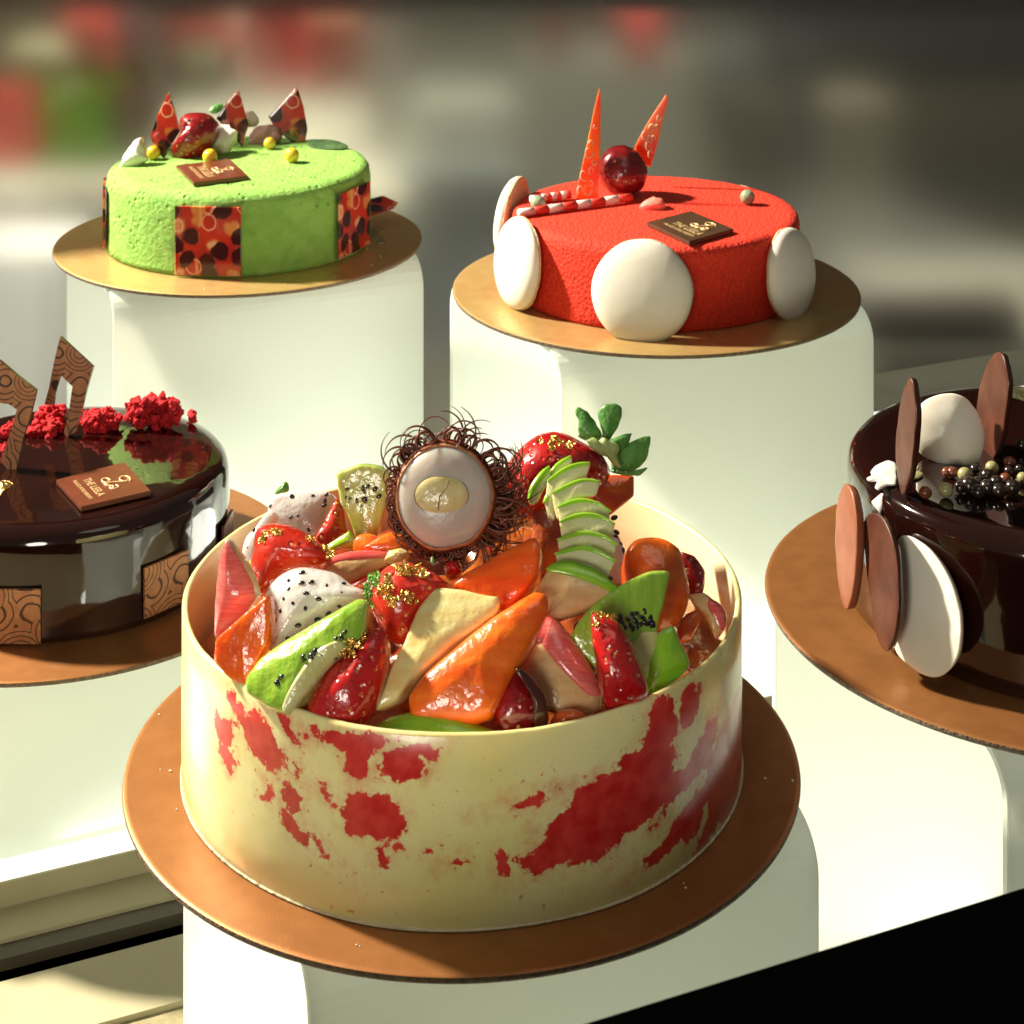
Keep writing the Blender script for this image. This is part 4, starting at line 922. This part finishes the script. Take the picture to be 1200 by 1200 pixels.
# gold dust over the rear of its top (a dusting with its own outline)
bm=bmesh.new(); N=40
rows=[]
for i in range(N+1):
    a=math.radians(5+88*i/N); row=[]
    r0=.36+.24*min(1,max(0,(math.degrees(a)-70)/40))+.10*noise.noise(Vector((a*2,0,0)))
    for r in (r0,r0+(.655-r0)*.4,r0+(.655-r0)*.8,.665): row.append(bm.verts.new((r*math.cos(a),r*math.sin(a),HX+.003-(.006 if r>.65 else 0))))
    rows.append(row)
for i in range(N):
    for j in range(3): bm.faces.new((rows[i][j],rows[i][j+1],rows[i+1][j+1],rows[i+1][j]))
finish('gold_dusting',bm,M_gglaze,xc)
DG='upright chocolate discs on and around the right cake'
def disc(pts,z,m,label,tilt,th=.022,bulge=.003,P=None): return chip('chocolate_disc',pts,m,z=z,P=P,tilt=tilt,thick=th,bulge=bulge,edge=.004,sm=2,jit=.003,label=label,cat='chocolate disc',group=DG,n=72)
disc(Tz([(695,150),(710,170),(722,260),(722,400),(705,560),(680,660),(655,685),(640,600),(633,480),(645,330),(668,210)]),zat(1057,582,zt),[M_dbrown,M_choc],'narrow dark disc standing at the left end on top of the right cake',(-1,-.10,.05))
disc(Tz([(1080,38),(1110,60),(1128,150),(1130,240),(1110,380),(1085,480),(1050,540),(1010,560),(1000,450),(990,320),(1000,210),(1030,100)]),zat(1158,532,zt),[M_dbrown,M_choc],'reddish dark disc standing behind the pearls on the right cake',(-.99,-.14,.06))
disc(Tz([(860,225),(930,240),(985,290),(1020,360),(1032,430),(1015,510),(975,580),(880,560),(800,530),(740,500),(718,430),(722,330),(760,260)]),zat(1115,545,zt)+.04,M_dwhite,'egg shaped white disc standing between the dark discs on the right cake',(-.05,-.96,.2),th=.04,bulge=.045)
disc(Qz([(250,410),(275,425),(290,500),(292,620),(280,720),(262,775),(245,740),(232,620),(232,490)]),None,[M_dmilk,M_dmilk],'reddish brown disc leaning outermost left of the right cake',(-.98,-.16,.12),P=Vector((1.083,6.0,zri+.30)),th=.03)
disc(Qz([(330,490),(365,505),(395,580),(407,680),(405,800),(385,870),(365,885),(340,830),(330,740),(312,620),(305,520)]),None,[M_dbrown,M_choc],'dark brown disc leaning between reddish and white side discs',(-.95,-.26,.14),P=Vector((1.157,5.8,zri+.25)),th=.024)
disc(Qz([(400,560),(440,558),(500,600),(550,680),(578,770),(582,860),(560,920),(520,952),(480,950),(430,915),(395,880),(380,800),(378,680)]),None,M_dwhite,'white oval disc leaning on the side of the right cake',(-.80,-.56,.2),P=Vector((1.289,5.72,zri+.22)),th=.022)
ch=chip('white_splash',Tz([(640,530),(600,522),(550,540),(525,570),(530,590),(503,603),(515,615),(555,612),(545,640),(560,650),(600,628),(640,628)]),M_white,P=at_h(1035,553,zt+.012),tilt=(0,-.1,1),thick=.008,bulge=.006,edge=.003,sm=1,label='white flower shaped decoration on the rim of the right cake',cat='decoration')
chip('white_splash',Tz([(570,668),(585,672),(572,770),(525,750),(530,700)]),M_white,P=Vector(on_cyl(1027,590,CX,RX+.006)),tilt=(-.55,-.7,.45),thick=.008,bulge=.004,edge=.003,sm=1,label='small white fleck on the edge of the right cake',cat='decoration')
chip('white_splash',Tz([(705,550),(745,545),(730,565),(760,580),(740,600),(700,610)]),M_pearlw,P=at_h(1073,553,zt+.01),tilt=(0,-.1,1),thick=.006,bulge=.004,edge=.002,sm=1,label='pale decoration half hidden behind the narrow dark disc',cat='decoration')
pear=[(767,664,31,'b'),(857,653,35,'w'),(885,575,26,'b'),(940,585,34,'w'),(960,630,40,'d'),(1000,620,30,'d'),(860,575,24,'b'),(1060,555,32,'w'),(1040,590,34,'d'),(1080,620,34,'d'),(1120,605,30,'b'),(1135,570,26,'d'),(1138,532,30,'b'),(1195,600,28,'w'),(1040,640,38,'d'),(920,640,30,'d'),(1000,660,34,'d'),(1090,655,34,'d'),(1150,640,36,'d'),(1190,455,30,'d'),(985,560,24,'d'),(1180,560,22,'d')]
nmx={'b':('brown_pearl',M_pearlb,'brown'),'w':('pale_pearl',M_pearlw,'pale'),'d':('dark_pearl',M_pearld,'dark')}
det={0:'brown pearl at the left end of the pearls on the right cake',1:'pale oval pearl at the front left of the pearls',2:'brown pearl below the middle of the egg shaped disc',3:'pale pearl below the right edge of the egg shaped disc',7:'pale pearl in front of the reddish dark disc',10:'brown pearl in front at the right of the pearl heap',12:'brown pearl uppermost at the right of the heap',6:'brown pearl below the left part of the egg shaped disc',13:'pale pearl cut by the right picture edge'}
for i,(x,y,r,t) in enumerate(pear):
    nm_,m_,c_=nmx[t]; px,py=Tz([(x,y)])[0]
    o=ball(px,py,r*.2667*.92,zt+(.0 if y>590 else .0),m_,det.get(i,'dark chocolate pearl heaped among the pearls on the right cake'),'pearl','dark chocolate pearls heaped on the right cake' if i not in det else 'single coloured pearls on the right cake',nm_,k=.94)

# small crumbs that lie on the boards
random.seed(9)
def crumbs(k,z,n,label,m,rmin=.78,rmax=.96,a0=0,a1=6.28):
    C=BOARDS[k][0]; bm=bmesh.new()
    for i in range(n):
        a=U(a0,a1); r=U(rmin,rmax); s=U(.002,.0048); add_ell(bm,(C[0]+r*math.cos(a),C[1]+r*math.sin(a),z+s*.6),(s,s*.8,s*.7),seg=6,rin=4)
    o=finish('cake_crumbs',bm,m,None); return tag(o,label,'crumbs',None,'stuff')
crumbs('red',zr,45,'tiny red and cream crumbs on the board of the red cake',M_candy,.72,.92,2.6,5.6)
crumbs('green',zg,22,'tiny pale crumbs on the board of the green cake',M_mer,.73,.98,3.4,6.2)
crumbs('main',zm,10,'tiny pale crumbs on the board of the fruit cake',M_mer,.85,.98,2.9,6.2)
# clear gel drops by the green cake
M_gel=mat('clear_gel',(.75,.8,.55),.03,trans=.9,coat=1)
bm=bmesh.new()
for i in range(26):
    p=at_h(U(428,450),U(268,285),zg); s=U(.006,.02); add_ell(bm,p+Vector((0,0,s*.2)),(s*1.5,s,s*.5),seg=12,rin=8)
tag(finish('gel_drops',bm,M_gel,None),'clear glaze drops on the gold board right of the green cake','glaze','',None)

# ---------------------------------------------------------------- near frame of the case
q=at_z(950,1118,3.9); c=q-AY*.5+Vector((0,0,-1.2)); c=c+AX*0
box('case_front_frame',c,14,1.0,2.4,M_black,label='black front frame of the display case in the lower right corner',cat='case frame')
# ---------------------------------------------------------------- what stands behind the case, seen through an added frosted pane that blurs it
mg=bpy.data.materials.new('added_blur_glass'); mg.use_nodes=True; b=mg.node_tree.nodes['Principled BSDF']
b.inputs['Base Color'].default_value=(.93,.94,.90,1); b.inputs['Transmission Weight'].default_value=1; b.inputs['Roughness'].default_value=.19; b.inputs['IOR'].default_value=1.45; b.inputs['Specular IOR Level'].default_value=.2
c=E0+AX*6+AY*3.78; c.z=1.3
box('added_blur_pane',c,22,.03,4.6,mg,label='added frosted pane blurring what lies behind the display case',cat='glass pane')
def bgm(n,c,c2=None): return mat('bg_'+n,c,.8,c2=c2,ns=2)
def far(name,x0,y0,x1,y1,z,m,label,cat,dep=.8,kind=None,bev=.0,ax=Vector((1,0,0))):
    a=at_z(x0,y0,z); b_=at_z(x1,y1,z); c=(a+b_)/2+Vector((0,dep/2,0))
    return box(name,c,abs(b_.x-a.x),dep,abs(a.z-b_.z),m,ax=ax,label=label,cat=cat,kind=kind,bev=bev)
wall=bgm('wall',(.13,.125,.095),(.17,.165,.125))
box('upper_wall',Vector((0,33.6,12.1)),70,.3,25,bgm('upper',(.02,.018,.015)),ax=Vector((1,0,0)),kind='structure')
box('wall',Vector((0,34,-5)),70,.3,9,wall,ax=Vector((1,0,0)),kind='structure')
box('room_floor',Vector((0,23,-7.2)),70,22,.2,wall,ax=Vector((1,0,0)),kind='structure')
far('rear_counter',-500,235,470,520,19,bgm('counter',(.30,.29,.22)),'pale counter behind the case at the left','counter',dep=5)
far('wall_panel',430,-60,470,560,21,bgm('panel',(.16,.17,.15)),'grey upright post behind the case','post')
far('wall_panel',480,120,600,200,22,bgm('panel2',(.26,.27,.225)),'pale grey board behind the two rear cakes','board')
far('wall_panel',830,95,1400,352,23.5,bgm('olive',(.22,.195,.13)),'broad olive brown board behind the case at the right','board')
far('rear_cabinet',450,205,610,420,20,bgm('teal',(.075,.09,.085)),'dark teal cabinet behind the gap between the rear cakes','cabinet')
far('wall_panel',610,70,840,330,23,bgm('panel3',(.13,.135,.105)),'grey green board behind the red cake','board')
far('wall_panel',960,120,1045,470,21,bgm('panel4',(.11,.10,.065)),'olive upright panel right of the red cake','board')
far('rear_beam',1015,360,1200,400,17,bgm('dark',(.02,.012,.007)),'dark brown beam behind the case at the right','beam',dep=.5)
far('rear_counter',1030,402,1400,560,18,bgm('grey',(.15,.145,.11)),'grey counter below the dark beam at the right','counter',dep=3)
far('rear_post',928,50,958,215,20,bgm('darkp',(.03,.03,.03)),'thin dark post behind the case at the right','post',dep=.3)
far('ceiling_beam',-300,-200,1600,16,16,bgm('blk',(.004,.004,.004)),'black beam along the top','beam')
far('ceiling_beam',900,-200,1600,70,22,bgm('blk2',(.004,.004,.004)),'black beam in the top right corner','beam')
far('rear_shelf',820,60,1300,95,22.5,bgm('tealdark',(.05,.06,.055)),'dark teal shelf high at the right','shelf')
red=bgm('red',(.80,.02,.02)); red2=bgm('red2',(.50,.04,.03)); gr=bgm('green',(.22,.55,.02)); dg=bgm('dkgreen',(.03,.07,.02)); mr_=bgm('maroon',(.10,.02,.02)); cr=bgm('cream',(.52,.46,.34)); 
ml=bpy.data.materials.new('far_counter_added_glow'); ml.use_nodes=True; ml.node_tree.nodes['Principled BSDF'].inputs['Emission Color'].default_value=(.95,.96,.80,1); ml.node_tree.nodes['Principled BSDF'].inputs['Emission Strength'].default_value=.15
far('added_glow_counter',-600,300,76,560,14.2,ml,'pale counter behind the case at the far left, with added glow','counter',dep=1)  # emission added to brighten the blurred background at the left
BZ='blurred coloured boxes behind the green cake'
for (nm_,x0,y0,x1,y1,z,m_,lb) in [('red_box',290,18,348,100,17,red,'vivid red box behind the middle of the green cake'),('red_box',200,20,262,60,18,red2,'dull red box up behind the left of the green cake'),
   ('cream_box',262,30,292,95,18.5,cr,'cream box between two red boxes behind the green cake'),('brown_box',362,25,412,108,18,bgm('brown',(.30,.12,.06)),'brown box right of the vivid red box'),
   ('dark_green_box',208,72,250,115,17,dg,'dark green box over the strawberry of the green cake'),('green_tub',25,92,152,190,16,gr,'large lime green tub at the far left'),
   ('pale_box',10,62,60,92,17,bgm('pale',(.48,.48,.30)),'pale box on top of the lime green tub'),('red_box',72,32,118,84,17.5,red2,'dull red box above the lime green tub'),('maroon_box',132,118,185,168,15.5,mr_,'maroon box right of the lime green tub'),
   ('red_box',-40,112,26,190,15.5,red,'red box at the left picture edge beside the green tub'),('dark_box',118,30,165,80,19,bgm('dk',(.05,.03,.03)),'dark box between dull red boxes'),
   ('red_box',737,30,768,68,20,red2,'small dull red box over the red cake'),('brown_box',636,5,662,62,20,bgm('brown2',(.22,.07,.05)),'narrow red brown box above the orange shards')]:
    w_=(x1-x0)*.10; far(nm_,x0-w_,y0-6,x1+w_,y1+8,z,m_,lb,'box',dep=.5,bev=.04)

# ---------------------------------------------------------------- light
def light(name,t,loc,target,energy,size,color):
    l=bpy.data.lights.new(name,t); l.energy=energy*S*S; l.color=color
    if t=='AREA': l.shape='DISK'; l.size=size*S
    else: l.shadow_soft_size=size*S
    if t=='SPOT': l.spot_size=math.radians(70); l.spot_blend=.5
    o=bpy.data.objects.new(name,l); COL.objects.link(o); o.location=loc
    o.rotation_euler=(Vector(target)-Vector(loc)).to_track_quat('-Z','Y').to_euler(); return o
DIR=Vector((.72,-.30,-.62)).normalized()
tg=Vector((0,7,1.6))
light('key_lamp','SPOT',tg-DIR*16,tg,35000,.55,(1,.90,.72))
light('overhead_fill','AREA',(1.5,4.5,7.5),(0,7,1),22,3.0,(1,.93,.80))  # added soft fill from above
for nm_,Cb,w_,zb_,e_ in (('green',BOARDS['green'][0],1.5,.03,21),('red',BOARDS['red'][0],1.5,.03,25),('right',BOARDS['right'][0],1.35,.03,6),('left',BOARDS['left'][0],1.5,.03,6),('main',(-.087,5.547),1.35,-.10,40)):
    l_=light('added_riser_fill','AREA',(Cb[0],Cb[1],zb_),(Cb[0],Cb[1],3),e_,1,(1,.98,.88)); l_.data.shape='RECTANGLE'; l_.data.size=w_*S; l_.data.size_y=1.1*S  # added fill inside each riser, evens out the shading of its sheets
    l_.rotation_euler=(math.pi,0,-math.radians(23.5))
light('front_fill','AREA',(-2.2,-1.5,3.3),(0,6,1.6),210,2.2,(1,.93,.80))  # added fill for upright faces turned to the camera
light('background_fill','SPOT',(0,19,15),(0,23,-3),42000,3,(1,.93,.80))  # added light for the things behind the pane
W=bpy.data.worlds.new('World'); SC.world=W; W.use_nodes=True
W.node_tree.nodes['Background'].inputs[0].default_value=(1,.95,.82,1); W.node_tree.nodes['Background'].inputs[1].default_value=.085

# ---------------------------------------------------------------- camera
cam=bpy.data.cameras.new('Camera'); co=bpy.data.objects.new('Camera',cam); COL.objects.link(co); SC.camera=co
co.location=(0,0,CH); co.rotation_euler=(math.radians(90),0,0)
cam.sensor_width=36; cam.lens=36*F/1200; cam.shift_y=(YH-600)/1200
cam.clip_end=200; cam.clip_start=.01
cam.dof.use_dof=True; cam.dof.focus_distance=6.2*S; cam.dof.aperture_fstop=cam.lens/(.014*S*1000)
# to real size
for o in list(SC.objects):
    if o.parent is None:
        o.location=o.location*S
        if o.type in ('MESH','EMPTY'): o.scale=o.scale*S
vs=SC.view_settings; vs.view_transform='Standard'; vs.look='None'; vs.exposure=0; vs.gamma=1; vs.use_curve_mapping=False
SC.cycles.use_denoising=True; SC.cycles.max_bounces=10; SC.cycles.transmission_bounces=6; SC.cycles.sample_clamp_indirect=6
SC.cycles.caustics_reflective=False
